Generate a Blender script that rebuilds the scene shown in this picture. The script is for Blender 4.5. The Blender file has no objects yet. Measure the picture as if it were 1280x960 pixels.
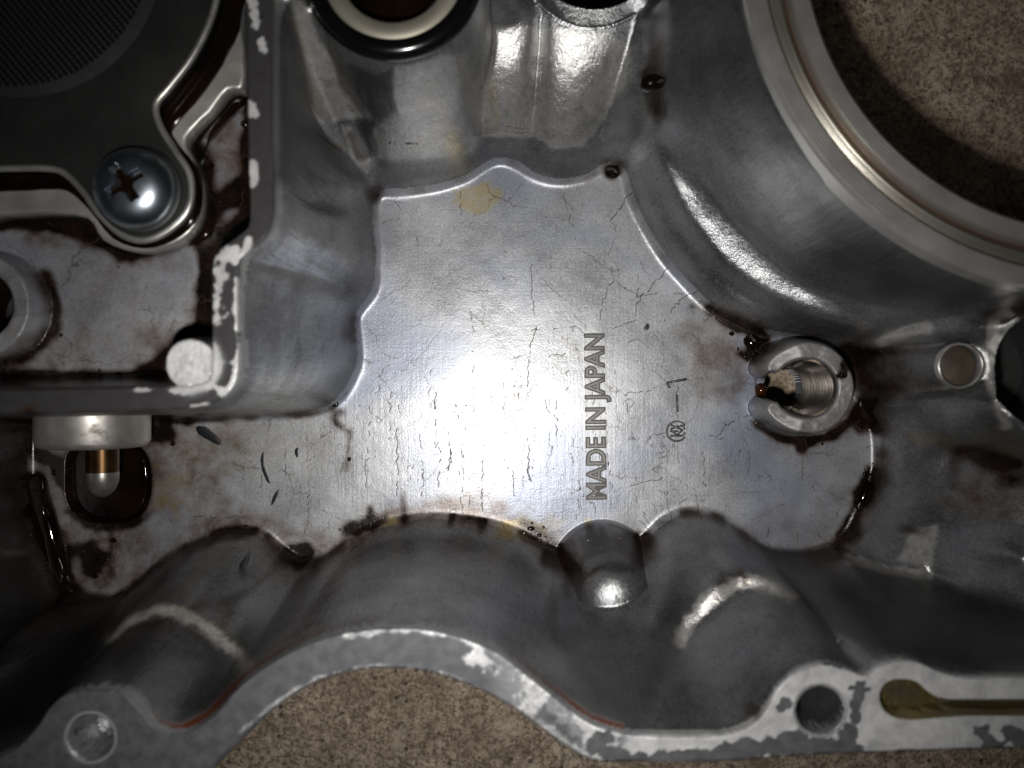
import bpy, bmesh, math, random
import numpy as np
from mathutils import Vector, Matrix

# ------------------------------------------------------------------ scale: 1 unit = 1 m, shapes are written in mm
S = 0.001
D = 130.0           # camera height over the panel floor, mm
F = 1000.0          # focal length in photo pixels (photo is 1280 wide)
sc = bpy.context.scene
col = sc.collection
rng = np.random.RandomState(7)
random.seed(7)

# ------------------------------------------------------------------ camera, light, exposure
cd = bpy.data.cameras.new('camera')
cam = bpy.data.objects.new('camera', cd); col.objects.link(cam)
cam.location = (0, 0, D*S)
cd.sensor_width = 36; cd.lens = F/1280*36
cd.clip_start = 0.002; cd.clip_end = 10
cd.dof.use_dof = True; cd.dof.focus_distance = 0.126; cd.dof.aperture_fstop = 20
sc.camera = cam

w = bpy.data.worlds.new('World'); sc.world = w; w.use_nodes = True
bgn = w.node_tree.nodes['Background']
bgn.inputs[0].default_value = (0.62, 0.78, 1.0, 1); bgn.inputs[1].default_value = 0.004

def lamp(name, loc, size, power, colr, target=(0,0,0)):
    l = bpy.data.lights.new(name, 'AREA'); l.shape = 'DISK'; l.size = size*S
    l.energy = power; l.color = colr; l.spread = math.radians(98)
    o = bpy.data.objects.new(name, l); col.objects.link(o)
    o.location = Vector(loc)*S
    o.rotation_euler = (Vector(target)-Vector(loc)).to_track_quat('-Z', 'Y').to_euler()
    return o
lamp('flash_lamp', (-4.8, -14.0, 130), 3.0, 0.0315, (1.0, 0.93, 0.84))
lamp('flash_lamp', (-6.8, -17.0, 130), 3.0, 0.0225, (0.90, 0.95, 1.0))

sc.view_settings.view_transform = 'Standard'
sc.view_settings.look = 'None'
sc.view_settings.exposure = 0.0
sc.view_settings.gamma = 1.0
try: sc.view_settings.use_curve_mapping = False
except Exception: pass
sc.cycles.use_denoising = True
sc.cycles.max_bounces = 6; sc.cycles.diffuse_bounces = 3; sc.cycles.glossy_bounces = 4
sc.cycles.sample_clamp_indirect = 4

# ------------------------------------------------------------------ helpers
def U(px, py, z=0.0):
    """photo pixel seen at height z -> world mm"""
    k = (D - z)/F
    return ((px-640)*k, (480-py)*k, z)

def smooth_closed(P, n=5, closed=True):
    P = np.asarray(P, float); N = len(P); out = []
    rngi = range(N) if closed else range(N-1)
    for i in rngi:
        if closed: p0, p1, p2, p3 = P[i-1], P[i], P[(i+1) % N], P[(i+2) % N]
        else: p0, p1, p2, p3 = P[max(i-1,0)], P[i], P[i+1], P[min(i+2,N-1)]
        for k in range(n):
            t = k/n
            out.append(0.5*((2*p1)+(-p0+p2)*t+(2*p0-5*p1+4*p2-p3)*t*t+(-p0+3*p1-3*p2+p3)*t**3))
    if not closed: out.append(P[-1])
    return np.array(out)

def ss(a, b, x):
    t = np.clip((x-a)/(b-a), 0, 1); return t*t*(3-2*t)

# ------------------------------------------------------------------ the casting as a height field
G = 0.17
X0, X1, Y0, Y1 = -91.0, 91.0, -68.0, 68.0
xs = np.arange(X0, X1, G, dtype=np.float64); ys = np.arange(Y0, Y1, G, dtype=np.float64)
NX, NY = len(xs), len(ys)
XX, YY = np.meshgrid(xs, ys)

def sdf(poly):
    """signed distance (negative inside) to a closed world polygon, far cells clipped at 6 mm"""
    P = np.asarray(poly, float)[:, :2]
    m = 6.0
    i0 = max(0, int((P[:,0].min()-m-X0)/G)); i1 = min(NX, int((P[:,0].max()+m-X0)/G)+2)
    j0 = max(0, int((P[:,1].min()-m-Y0)/G)); j1 = min(NY, int((P[:,1].max()+m-Y0)/G)+2)
    out = np.full((NY, NX), m)
    if i1 <= i0 or j1 <= j0: return out
    x = XX[j0:j1, i0:i1]; y = YY[j0:j1, i0:i1]
    d2 = np.full(x.shape, 1e9); ins = np.zeros(x.shape, bool)
    A = P; B = np.roll(P, -1, 0)
    for a, b in zip(A, B):
        # only cells near the segment need the distance
        c0 = max(0, int((min(a[0],b[0])-m-xs[i0])/G)); c1 = min(x.shape[1], int((max(a[0],b[0])+m-xs[i0])/G)+2)
        r0 = max(0, int((min(a[1],b[1])-m-ys[j0])/G)); r1 = min(x.shape[0], int((max(a[1],b[1])+m-ys[j0])/G)+2)
        if c1 > c0 and r1 > r0:
            xx = x[r0:r1, c0:c1]; yy = y[r0:r1, c0:c1]
            e = b-a; L = max(e@e, 1e-12)
            t = np.clip(((xx-a[0])*e[0]+(yy-a[1])*e[1])/L, 0, 1)
            q = (xx-a[0]-t*e[0])**2+(yy-a[1]-t*e[1])**2
            np.minimum(d2[r0:r1, c0:c1], q, out=d2[r0:r1, c0:c1])
        if a[1] != b[1]:
            rr = np.where((y[:,0] > min(a[1],b[1])) & (y[:,0] <= max(a[1],b[1])))[0]
            if len(rr):
                xi = a[0]+(y[rr,0]-a[1])*(b[0]-a[0])/(b[1]-a[1])
                ins[rr] ^= x[rr] < xi[:,None]
    d = np.minimum(np.sqrt(d2), m)
    out[j0:j1, i0:i1] = np.where(ins, -d, d)
    return out

def world(poly_px, z, n=4, closed=True):
    P = np.array([U(p[0], p[1], p[2] if len(p) > 2 else z) for p in poly_px])
    return smooth_closed(P, n, closed)

def blur(A, mm):
    s = mm/G; r = int(3*s)+1
    k = np.exp(-0.5*(np.arange(-r, r+1)/s)**2); k /= k.sum()
    P = np.pad(A, ((r,r),(0,0)), 'edge'); B = sum(k[i]*P[i:i+A.shape[0]] for i in range(2*r+1))
    P = np.pad(B, ((0,0),(r,r)), 'edge'); return sum(k[i]*P[:, i:i+A.shape[1]] for i in range(2*r+1))

def vnoise(cell, seed, ox=None, oy=None):
    """smooth value noise over the grid, 0..1"""
    r = np.random.RandomState(seed)
    T = r.rand(256, 256)
    x = (XX if ox is None else ox)/cell+500.0; y = (YY if oy is None else oy)/cell+500.0
    xi = np.floor(x).astype(int); yi = np.floor(y).astype(int)
    fx = x-xi; fy = y-yi; fx = fx*fx*(3-2*fx); fy = fy*fy*(3-2*fy)
    a = T[yi & 255, xi & 255]; b = T[yi & 255, (xi+1) & 255]; c = T[(yi+1) & 255, xi & 255]; d = T[(yi+1) & 255, (xi+1) & 255]
    return (a*(1-fx)+b*fx)*(1-fy)+(c*(1-fx)+d*fx)*fy
def fbm(cell, seed, octv=4):
    s = 0; a = 1; t = 0
    for k in range(octv):
        s = s+a*vnoise(cell/2**k, seed+k*13); t += a; a *= 0.55
    return s/t

# --- traced outlines (photo pixels), each put back at its own height
FLOOR = [(470,245),(500,242),(545,235),(578,224),(600,211),(622,200),(642,205),(668,222),(700,229),(735,222),(762,206),(780,213),
 (787,240),(803,278),(828,320),(855,352),(885,382),(920,402),(950,414),(1000,420),(1050,432),(1068,460),(1078,495),(1090,520),(1096,550),(1096,585),(1088,612),
 (1072,640),(1058,668),(1040,682),(1010,692),(980,692),(955,688),(930,672),(905,652),(880,641),(852,641),(828,652),(808,675),(792,684),(775,678),(760,668),
 (742,672),(722,686),(702,694),(680,684),(655,668),(620,655),(580,648),(540,645),(500,650),(462,662),(432,680),(405,698),(375,702),(352,688),
 (332,668),(302,660),(270,666),(232,684),(202,705),(170,735),(148,748),(110,745),(84,732),(68,700),(52,660),(38,620),(33,580),(35,540),(40,524),
 (120,521),(200,520),(270,518),(345,514),(400,509),(420,503),(438,482),(447,452),(444,420),(442,396),(455,380),(468,364),(468,335),(467,290)]
RIM_OUT = [(345,-160),(345,-60),(343,60),(343,180),(344,262),(334,296),(306,321),(300,342),(300,405),(300,465),(288,492),(262,508),(225,514),(180,516),(60,519),(-200,523)]
RIM_IN = [(-200,483),(0,484),(120,482),(200,480),(250,478),(262,462),(262,400),(262,340),(270,313),(300,289),(309,272),(307,190),(306,94),(304,0),(303,-160)]
FLANGE_TOP = [(-300,1020),(-120,985),(0,944),(40,912),(58,885),(78,868),(112,860),(150,863),(174,882),(196,908),(228,915),(262,896),(300,855),(350,820),(400,797),(455,785),(520,783),(575,794),
 (620,812),(652,836),(692,868),(735,900),(780,915),(840,918),(900,917),(932,909),(955,888),(970,860),(995,838),(1030,828),(1058,834),(1082,842),(1102,829),(1130,823),(1152,827),(1180,839),(1212,845),(1290,843),(1600,843)]
FLANGE_BOT = [(1600,925),(1280,936),(1180,940),(1070,943),(990,947),(912,953),(850,955),(775,954),(735,950),(692,924),(640,886),(590,860),(545,844),(500,837),(450,839),(400,852),(350,882),(300,925),(262,965),(200,1030),(100,1080),(-300,1160)]
w_floor = world(FLOOR, 0); w_rim_out = world(RIM_OUT, 40); 
w_rim = np.vstack([world(RIM_OUT, 40, closed=False), world(RIM_IN, 40, closed=False)])
w_fl = np.vstack([world(FLANGE_TOP, 40, closed=False), world(FLANGE_BOT, 40, closed=False)])
RC = np.array(U(1384,-88,40)[:2]); R_OUT, R_IN = 41.3, 33.9

val = np.zeros((NY, NX)); con = np.zeros((NY, NX), bool)
def pin_poly(poly, z, d=None):
    m = (sdf(poly) if d is None else d) < 0
    val[m] = z; con[m] = True
def pin_line(pts, z=None, n=5, closed=False):
    P = world(pts, 0 if z is None else z, n, closed)
    Q = []
    if closed: P = np.vstack([P, P[:1]])
    for a, b in zip(P[:-1], P[1:]):
        k = max(2, int(np.hypot(*(b-a)[:2])/(G*0.5)))
        t = np.linspace(0, 1, k)[:,None]; Q.append(a+(b-a)*t)
    Q = np.vstack(Q); i = np.round((Q[:,0]-X0)/G).astype(int); j = np.round((Q[:,1]-Y0)/G).astype(int)
    ok = (i >= 0) & (i < NX) & (j >= 0) & (j < NY)
    val[j[ok], i[ok]] = Q[ok,2]; con[j[ok], i[ok]] = True

d_floor = sdf(w_floor)
d_rim = sdf(w_rim); d_fl = sdf(w_fl)
d_ring = np.hypot(XX-RC[0], YY-RC[1])-R_OUT
# compartment inside the rim
comp = np.vstack([world(RIM_IN, 40, closed=False), [[-120, 100, 40]]])
d_comp = sdf(comp)
m = (d_comp < -0.9); val[m] = 27.0; con[m] = True

# wall and boss lines: (px, py, height)
B1 = (491,-39,114)      # o-ring boss
B2 = (741,-52,91)       # second boss
def arc_px(cx, cy, r, a0, a1, n=14):
    return [(cx+r*math.cos(math.radians(a)), cy+r*math.sin(math.radians(a))) for a in np.linspace(a0, a1, n)]
L = pin_line
ZB = 18.0; ZA = 36.0; KA = (D-ZA)/F
def ruled(A, zA, B, zB, bulge=0.0):
    A = world(A, zA, 6, False); B = world(B, zB, 6, False)
    def res(P, n=420):
        d = np.r_[0, np.cumsum(np.hypot(*np.diff(P[:, :2], axis=0).T))]; t = np.linspace(0, d[-1], n)
        return np.stack([np.interp(t, d, P[:, k]) for k in range(3)], 1)
    A = res(A); B = res(B); n = int(np.hypot(*(A-B)[:, :2].T).max()/(G*0.45))
    for t in np.linspace(0, 1, n):
        Q = A+(B-A)*t; z = Q[:,2]+bulge*math.sin(math.pi*t)
        ii = np.round((Q[:,0]-X0)/G).astype(int); jj = np.round((Q[:,1]-Y0)/G).astype(int)
        ok = (ii >= 0) & (ii < NX) & (jj >= 0) & (jj < NY)
        val[jj[ok], ii[ok]] = z[ok]; con[jj[ok], ii[ok]] = True
ruled([(466,196),(480,201),(500,203),(525,203),(552,200),(574,196),(586,182)], 7.0, [(408,44),(440,64),(470,74),(500,76),(535,67),(565,48),(584,27)], ZA, 1.2)
ruled([(594,160),(603,169),(618,172),(632,172),(646,172),(658,168),(664,160)], 7.0, [(601,20),(609,27),(620,31),(634,33),(650,31),(662,24),(671,13)], ZB, 1.4)
ruled([(669,166),(678,180),(695,186),(712,185),(728,178),(742,168),(752,160)], 7.0, [(682,14),(698,28),(718,37),(740,39),(762,37),(782,28),(797,14)], ZB, 1.4)
L(arc_px(B1[0],B1[1],112,0,360,40), ZA); L(arc_px(B2[0],B2[1],92,0,360,40), ZB)
L([(590,150,7.5),(593,80,12),(596,20,ZB-1.5)]); L([(667,150,7.5),(673,80,12),(677,10,ZB-1.5)])
# fan web and rib in the upper left corner
L([(362,-30,39),(366,5,38.5),(385,70,31),(405,130,22),(428,175,14),(446,208,7),(458,226,3)])
L([(385,-5,38.8),(402,40,34),(428,88,28),(455,135,21),(470,148,19)])
L([(432,160,17.5),(448,185,12.5),(462,212,6.0)])
L([(478,160,13.5),(476,190,8.5)])
L([(352,120,34.5),(375,130,25.5),(398,160,17.0),(425,200,8.5)])
L([(346,235,38.5),(380,235,28),(420,236,14),(458,238,4)])
L([(346,252,38.5),(380,254,27.5),(420,254,13.2),(456,256,3.5)])
L([(320,338,38),(345,335,31),(380,338,20),(420,358,9.5),(440,372,5)])
L([(340,318,36),(375,318,25),(430,345,8.5),(450,358,4.5)])
L([(306,495,37.5),(340,496,22),(380,494,10.5),(410,484,4.5),(430,465,3)])
# ring wall: stepped roots (riser, tread, riser, tread, wall)
L([(800,205,6),(808,240,5.8),(828,280,5.4),(852,316,5.2),(880,346,5.2),(910,372,5.2),(950,392,5.5),(985,402,6)])
L([(803,195,8.0),(821,236,7.2),(840,272,6.6),(866,307,6.3),(901,344,6.3),(948,375,6.4),(1000,398,7)])
L([(800,165,14),(815,190,12.6),(832,225,11.2),(852,262,10.2),(878,298,9.6),(912,334,9.3),(957,366,9.3),(1010,390,9.8),(1062,410,11),(1090,425,12.5)])
L([(812,140,18),(830,170,14.8),(852,215,12.3),(882,268,10.9),(915,306,10.3),(955,336,10.2),(1010,362,10.7),(1062,388,12.4),(1105,405,15),(1140,402,17.5),(1180,395,22)])
L([(834,150,19.5),(850,178,16.8),(880,212,14.6),(912,258,12.8),(940,288,12.2),(975,318,12.2),(1032,352,13.2),(1085,371,15.5),(1137,380,20),(1190,380,25.5),(1240,376,29)])
# groove between the second boss and the ring
L([(812,-20,19.5),(812,30,19),(813,70,18),(812,100,17),(806,122,15.5),(796,142,13)])
L([(832,-20,29),(834,30,27),(836,70,25),(838,110,22.5)])
L([(803,-10,19.5),(801,30,18.5),(797,80,16.5),(786,120,14),(770,152,9.5)])
m = d_ring < 0.4; val[m] = 38.6; con[m] = True
# right hand side: post, wall, far bore
L(arc_px(1200,457,31,0,360,24), 29)
L([(1078,450,6),(1120,444,15),(1160,436,23)]); L([(1078,470,6),(1120,474,15),(1160,478,23)])
L([(1075,460,7),(1120,458,17.6),(1168,457,26.5)])
L([(1095,428,9),(1150,420,17.5),(1200,412,25),(1238,404,28)])
L([(1090,500,5),(1140,498,12.5),(1200,500,21.5),(1243,505,27.5)])
L(arc_px(1324,460,90,0,360,50), 29)
L([(1105,530,3.5),(1106,580,3.5),(1104,625,3.5),(1092,655,3.5)])
L([(1192,560,13),(1192,600,13.5),(1190,640,13.5)])
L([(1140,545,8.5),(1140,620,8.5),(1135,660,8.0)])
L([(1204,560,14.5),(1240,570,19),(1300,580,24)]); L([(1200,632,14.5),(1240,640,19),(1300,665,24)])
L([(1176,655,12),(1172,680,12.2),(1163,708,12.5)])
L([(1045,692,4.5),(1080,704,6.5),(1120,713,8.5),(1162,716,10.8)])
L([(1050,700,9),(1090,716,11),(1130,724,13),(1166,722,15)])
L([(1290,700,27),(1230,690,20),(1180,690,14)])
L([(1175,770,26),(1290,790,32)])
# bottom: lobes of the inner wall
L([(420,712,4.5),(455,690,4.5),(500,680,4.5),(545,676,4.5),(590,680,4.5),(635,692,4.5),(670,712,4.5)])
L([(700,712,5.5),(696,760,17),(690,820,32)])
L([(372,728,6),(345,770,17),(310,820,30)])
L([(855,668,6),(835,720,16),(812,790,26)]); 
# ledges with the bright crescents (lower / upper lip)
L([(848,807,24),(858,778,22.5),(878,746,22),(905,722,22),(935,714,22),(970,722,22),(1003,744,23)])
L([(853,808,24.2),(874,784,23.2),(902,760,22.8),(932,743,22.6),(960,738,22.6),(985,742,22.8),(1005,749,23.4)])
L([(905,668,7),(935,690,12),(965,715,17)])
L([(866,660,6.5),(884,690,12),(900,714,17.5)])
L([(130,805,24),(150,778,22.5),(180,762,22),(215,757,22),(245,768,22),(275,795,23),(300,816,24)])
L([(134,808,24.4),(158,791,23.2),(190,777,22.6),(215,773,22.5),(238,786,22.8),(266,809,23.8),(298,820,24.6)])
L([(232,705,7),(200,740,15),(180,760,20)]); L([(330,705,7),(300,755,17.5),(282,790,22.5)])
L([(290,690,6),(262,730,14.5),(240,758,20.0)])
L([(120,780,14),(90,830,27)]); L([(30,760,13),(-20,850,28)])
L([(1010,780,22),(1060,810,33)]);
L([(890,905,33),(925,890,33),(945,860,32)])
# far left wall
L([(22,560,4),(28,620,4),(45,680,4)]); L([(-40,560,20),(-40,640,20),(-30,720,20)]); L([(-250,560,38),(-250,700,38),(-250,800,38)])
# flat rims
m = d_rim < 0; val[m] = 39.6; con[m] = True
m = d_fl < 0; val[m] = 39.6; con[m] = True
m = d_floor < 0; val[m] = 0; con[m] = True
con[0,:] = con[-1,:] = True; con[:,0] = con[:,-1] = True
val[0,:] = 38; val[-1,:] = 38; val[:,0] = 38; val[:,-1] = 38

def solve(con, val):
    lv = [(con, val)]
    while min(lv[-1][0].shape) > 24:
        c, v = lv[-1]
        h, ww = (c.shape[0]+1)//2*2, (c.shape[1]+1)//2*2
        cp = np.zeros((h, ww)); vp = np.zeros((h, ww)); cp[:c.shape[0], :c.shape[1]] = c; vp[:c.shape[0], :c.shape[1]] = v*c
        n = cp.reshape(h//2, 2, ww//2, 2).sum((1,3)); s = vp.reshape(h//2, 2, ww//2, 2).sum((1,3))
        lv.append((n > 0, np.where(n > 0, s/np.maximum(n, 1), 0)))
    u = np.full(lv[-1][0].shape, 20.0)
    for k in range(len(lv)-1, -1, -1):
        c, v = lv[k]
        if k < len(lv)-1:
            u = np.repeat(np.repeat(u, 2, 0), 2, 1)[:c.shape[0], :c.shape[1]]
        u = np.where(c, v, u)
        for it in range(400 if k > 2 else (140 if k else 60)):
            p = np.pad(u, 1, 'edge')
            a = 0.25*(p[:-2,1:-1]+p[2:,1:-1]+p[1:-1,:-2]+p[1:-1,2:])
            u = np.where(c, v, a)
    return u
H = solve(con, val)

# fillets: broad near the floor, tight near the machined rims
Hs = blur(H, 0.60); Ht = blur(H, 0.38)
H = Hs+(Ht-Hs)*ss(8, 34, Hs)
H = np.where(d_floor < -2.2, 0.0, H)

# cast surface: slow undulation and a little skin
und = (fbm(7.0, 3, 3)-0.5)*0.35+(fbm(1.3, 9, 3)-0.5)*0.06
wallw = ss(0.2, 2.5, H)
H += und*wallw+(fbm(9, 21, 3)-0.5)*0.10*(1-wallw)+(fbm(2.4, 23, 3)-0.5)*0.022*(1-wallw)

# machined flats as crisp tops
def plateau(H, d, top, k=9.0, rr=0.25):
    P = top-k*np.maximum(0, d+rr)**1.0*1.0
    P = np.where(d < 0.4, np.minimum(P, top), -20)
    return np.maximum(H, P)
H = plateau(H, d_rim, 40.0); H = plateau(H, d_fl, 40.0)
d_b1 = np.hypot(XX-U(*B1[:2],ZA)[0], YY-U(*B1[:2],ZA)[1])-B1[2]*KA
d_b2 = np.hypot(XX-U(*B2[:2],ZB)[0], YY-U(*B2[:2],ZB)[1])-B2[2]*(D-ZB)/F
H = plateau(H, d_b1, ZA); H = plateau(H, d_b2, ZB+.2)

# ejector post with a rounded end
cx, cy = U(768, 745, 16)[:2]
dd = np.hypot(XX-cx, YY-cy)
dome = 14.5+np.sqrt(np.maximum(5.3**2-dd**2, 0))*0.85-np.maximum(0, dd-4.9)*5
kk = 2.2
hh = np.clip(0.5+0.5*(dome-H)/kk, 0, 1); H = np.where(dd < 9, H*(1-hh)+dome*hh+kk*hh*(1-hh), H)

# horned boss round the threaded hole
TC = (45.0, -0.6)
dx, dy = XX-TC[0], YY-TC[1]
ang = np.arctan2(dy, dx); rad = np.hypot(dx, dy)
lim = math.radians(146)
on = np.abs(ang) < lim
ex, ey = math.cos(lim)*5.7, math.sin(lim)*5.7
dh = np.where(on, np.abs(rad-5.75), np.minimum(np.hypot(dx-ex, dy-ey), np.hypot(dx-ex, dy+ey)))
wdt = 2.2-0.35*ss(1.6, 2.5, np.abs(ang))
q = np.clip(1-dh/wdt, 0, 1)
horn = (8.6-1.6*ss(1.7, 2.6, np.abs(ang)))*np.sqrt(1-(1-np.clip(q/0.6, 0, 1))**2)+0.25*(fbm(1.6, 91, 3)-0.5)
horn = np.where(q > 0, horn, -9)
H = np.where(rad < 9, np.maximum(H, horn), H)
thr = rad < 3.75

# cut-outs
cut = np.zeros((NY, NX), bool)
def bore(cpx, cpy, rpx, ztop, zbot, k=14):
    global H
    X_, Y_, _ = U(cpx, cpy, ztop); r = rpx*(D-ztop)/F
    d = np.hypot(XX-X_, YY-Y_)-r
    H = np.minimum(H, np.maximum(zbot, ztop+0.3+k*np.minimum(d+0.25, 5)) if True else H)
    return d
d_cb = bore(113, 922, 31, 40, 34.5)          # lower left flange hole
d_hb = bore(1025, 888, 32, 40, 16)           # flange bolt hole
d_post = bore(1200, 457, 27.5, 29, 27.2)     # capped post
d_far = bore(1324, 460, 83, 29, -8)
d_h1 = np.hypot(XX-U(*B1[:2],ZA)[0], YY-U(*B1[:2],ZA)[1])-66*KA
H = np.where(d_h1 < 0.3, np.minimum(H, np.maximum(4, ZA+14*d_h1)), H)
bx, by, _ = U(743, -69, ZB); d_h2 = np.hypot(XX-bx, YY-by)-82*(D-ZB)/F
H = np.where(d_h2 < 0.3, np.minimum(H, np.maximum(4, ZB+.2+14*d_h2)), H)
bx, by, _ = U(-6, 385, 27); d_pb = np.hypot(XX-bx, YY-by)
H = np.where(d_pb < 7.4, np.maximum(H, 30.4-np.maximum(0, d_pb-6.4)*4), H)
H = np.where(d_pb < 4.7, np.minimum(H, np.maximum(14, 30.4+14*(d_pb-4.4))), H)
# oil gallery slot in the flange
SLOT = [(1101,870),(1106,857),(1118,851),(1134,851),(1148,856),(1162,868),(1182,875),(1240,876),(1500,875),(1500,893),(1240,893),(1180,895),(1140,898),(1118,895),(1105,885)]
d_slot = sdf(world(SLOT, 40, 3))
H = np.where(d_slot < 0.3, np.minimum(H, np.maximum(37.4-0.0*XX, 40+10*d_slot)), H)
# the corner pad inside the rim
bx, by, _ = U(238, 455, 39.8); d_pad = np.hypot(XX-bx, YY-by)-2.95
H = np.where(d_comp < 0.2, np.maximum(H, np.minimum(39.8, 39.8-9*(d_pad+0.1))), H)
# oil well in the floor at left
WELL = [(82,585),(86,566),(100,558),(160,556),(180,566),(188,590),(187,620),(178,640),(160,651),(118,652),(98,644),(84,625)]
d_well = sdf(world(WELL, 0, 4))
H = np.where(d_well < 1.2, np.minimum(H, np.maximum(-4.6, -0.9+4.5*(d_well)+0.55)), H)
# channel scooped at far left (oil streak lies in it)
H = np.where(rad < 3.9, -30, H)
H = np.where(d_ring < -1.2, -30, H)
# the mouth of the horned boss opens to the broken edge of the floor
mouth = (dx < -2.6) & (dx > -6.4) & (np.abs(dy+0.05*dx) < 2.3+0.35*(vnoise(0.8, 77)-0.5)*2)
H = np.where(mouth & (dx > -5.4), np.minimum(H, -0.3+0*XX), H)
# outside of the bottom flange the casting wall drops to the ground
below = (YY < -20) & (d_fl > 0.28)
fb = world(FLANGE_BOT, 40, closed=False)
o = np.argsort(fb[:,0]); yb = np.interp(XX[0], fb[o,0], fb[o,1])
outside = (YY < yb[None,:]-0.05) & (d_fl > 0)
H = np.where(outside, np.minimum(H, 40-14*(d_fl+0.2)), H)
cut |= outside & (d_fl > 4.5)
H = np.maximum(H, -7.5)

# projected photo position of every surface point: where the stains sit
PX = 640+XX*F/(D-H); PY = 480-YY*F/(D-H)

# ------------------------------------------------------------------ wear, grime, cracks and some painted light and shade as masks
def seg_d(pts, closed=False):
    P = np.asarray(pts, float)[:, :2]
    x0, x1 = P[:,0].min()-40, P[:,0].max()+40; y0, y1 = P[:,1].min()-40, P[:,1].max()+40
    m = (PX > x0) & (PX < x1) & (PY > y0) & (PY < y1)
    d = np.full((NY, NX), 99.0); q = np.full(m.sum(), 99.0**2); x = PX[m]; y = PY[m]
    for a, b in zip(P[:-1], P[1:]):
        e = b-a; t = np.clip(((x-a[0])*e[0]+(y-a[1])*e[1])/max(e@e, 1e-9), 0, 1)
        q = np.minimum(q, (x-a[0]-t*e[0])**2+(y-a[1]-t*e[1])**2)
    d[m] = np.sqrt(q); return d
nA = fbm(2.2, 31, 4); nB = fbm(0.8, 41, 3); nC = fbm(5.0, 51, 4); nF = vnoise(0.34, 61)
oil = np.zeros((NY, NX)); stain = np.zeros((NY, NX)); worn = np.zeros((NY, NX)); crack = np.zeros((NY, NX)); rust = np.zeros((NY, NX)); film = np.zeros((NY, NX)); shade_grime = np.zeros((NY, NX)); pale = np.zeros((NY, NX))
def blob(M, px, py, rx, ry=None, s=1.0, ang=0, nz=1.1, soft=0.45):
    ry = ry or rx; a = math.radians(ang); x = PX-px; y = PY-py
    u = (x*math.cos(a)+y*math.sin(a))/rx; v = (-x*math.sin(a)+y*math.cos(a))/ry
    r = np.sqrt(u*u+v*v)
    m = ss(1+soft*0.5, 1-soft*0.5, r+(nA-0.5)*nz+(nB-0.5)*nz*0.6)
    np.maximum(M, m*s, out=M)
def streak(M, pts, wd, s=1.0, nz=0.9, soft=0.85):
    if len(pts) > 2: pts = smooth_closed(pts, 4, False)
    nz = nz*1.35; d = seg_d(pts)/wd
    np.maximum(M, s*ss(1+soft*0.5, 1-soft*0.5, d+(nA-0.5)*nz+(nB-0.5)*nz), out=M)

# black brown oil sludge
blob(oil,371,694,20,17); blob(oil,700,696,24,18,nz=0.9); blob(oil,795,678,22,13,nz=0.7); blob(oil,765,214,11,9)
streak(oil,[(885,385),(925,405),(945,415)],8,nz=1.4); blob(oil,925,408,14,8,ang=15); streak(oil,[(925,440),(945,456),(955,470)],4)
streak(oil,[(940,415),(955,428),(940,440)],9,0.95); streak(oil,[(1052,436),(1060,450),(1050,470)],5)
streak(oil,[(950,530),(975,545),(1010,552),(1045,540),(1070,520)],6,nz=1.0); blob(oil,1078,520,15,22,nz=0.6); streak(oil,[(1075,495),(1095,535)],7)
streak(oil,[(1004,550),(1003,560)],8); streak(oil,[(1096,590),(1088,612),(1076,628)],10,nz=1.1); blob(oil,1062,662,17,12,ang=-35); streak(oil,[(1072,635),(1050,668)],6,nz=1.4)
blob(oil,1076,614,14,9,ang=-30,s=0.7,nz=1.6)
blob(oil,1242,574,38,13,s=0.85,ang=10,nz=1.3); blob(oil,1262,600,22,14,s=0.7,nz=1.6)
streak(oil,[(1196,558),(1193,580),(1194,612)],3.5,nz=1.2); streak(oil,[(812,92),(818,118),(826,148)],8,nz=0.9,s=0.9); streak(oil,[(819,20),(817,60),(816,100)],3)
streak(oil,[(472,236),(466,246)],6,nz=1.2,s=0.9); streak(oil,[(446,396),(436,410),(440,425)],3.5,nz=1.6,s=0.8)
streak(oil,[(415,508),(421,530),(438,540)],2.2,nz=1.4); streak(oil,[(438,540),(432,590)],1.5,nz=1.2,s=.8)
streak(oil,[(462,632),(466,664)],3,nz=.8); streak(oil,[(504,615),(505,655)],3.5,nz=1); streak(oil,[(567,640),(563,656)],3.4,nz=.7); streak(oil,[(606,646),(601,662)],4,nz=.7)
streak(oil,[(737,660),(742,678)],4.5,nz=.6); streak(oil,[(753,660),(754,676)],2.6,nz=.6); blob(oil,455,655,24,9,s=0.75,ang=-20,nz=1.5)
streak(oil,[(655,655),(690,678)],7,s=.55,nz=1.6)
streak(oil,[(200,712),(150,752),(90,745)],9,nz=1.2,s=.9); streak(oil,[(230,690),(262,676),(320,662)],4,nz=1.6,s=.85)
blob(oil,108,700,26,18,s=.75,nz=1.9); streak(oil,[(38,520),(40,560),(70,580),(78,600)],9,nz=.8); streak(oil,[(190,520),(215,524),(280,517)],7,nz=1.0,s=.95); blob(oil,200,540,20,14,s=.8,nz=1.3)
streak(oil,[(45,600),(55,650),(75,700),(82,738)],13,nz=.6)
streak(oil,[(84,640),(120,660),(170,655),(192,640)],3,nz=1.6,s=.8); streak(oil,[(139,655),(139,720)],2,nz=.8,s=.8)
streak(oil,[(780,690),(800,700)],5,s=.5,nz=1.2); streak(oil,[(700,700),(712,715),(706,735)],10,s=.6,nz=1.4)
streak(oil,[(430,515),(380,517),(300,520)],3,s=.7,nz=1.4)
streak(oil,[(350,700),(300,745),(150,790)],4,s=.35,nz=1.4)
streak(oil,[(160,788),(190,775),(215,772)],3,nz=1.6,s=.7); streak(oil,[(240,782),(262,806)],4,nz=.8,s=.8)
streak(oil,[(172,876),(196,906)],4,nz=1,s=.8)
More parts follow.
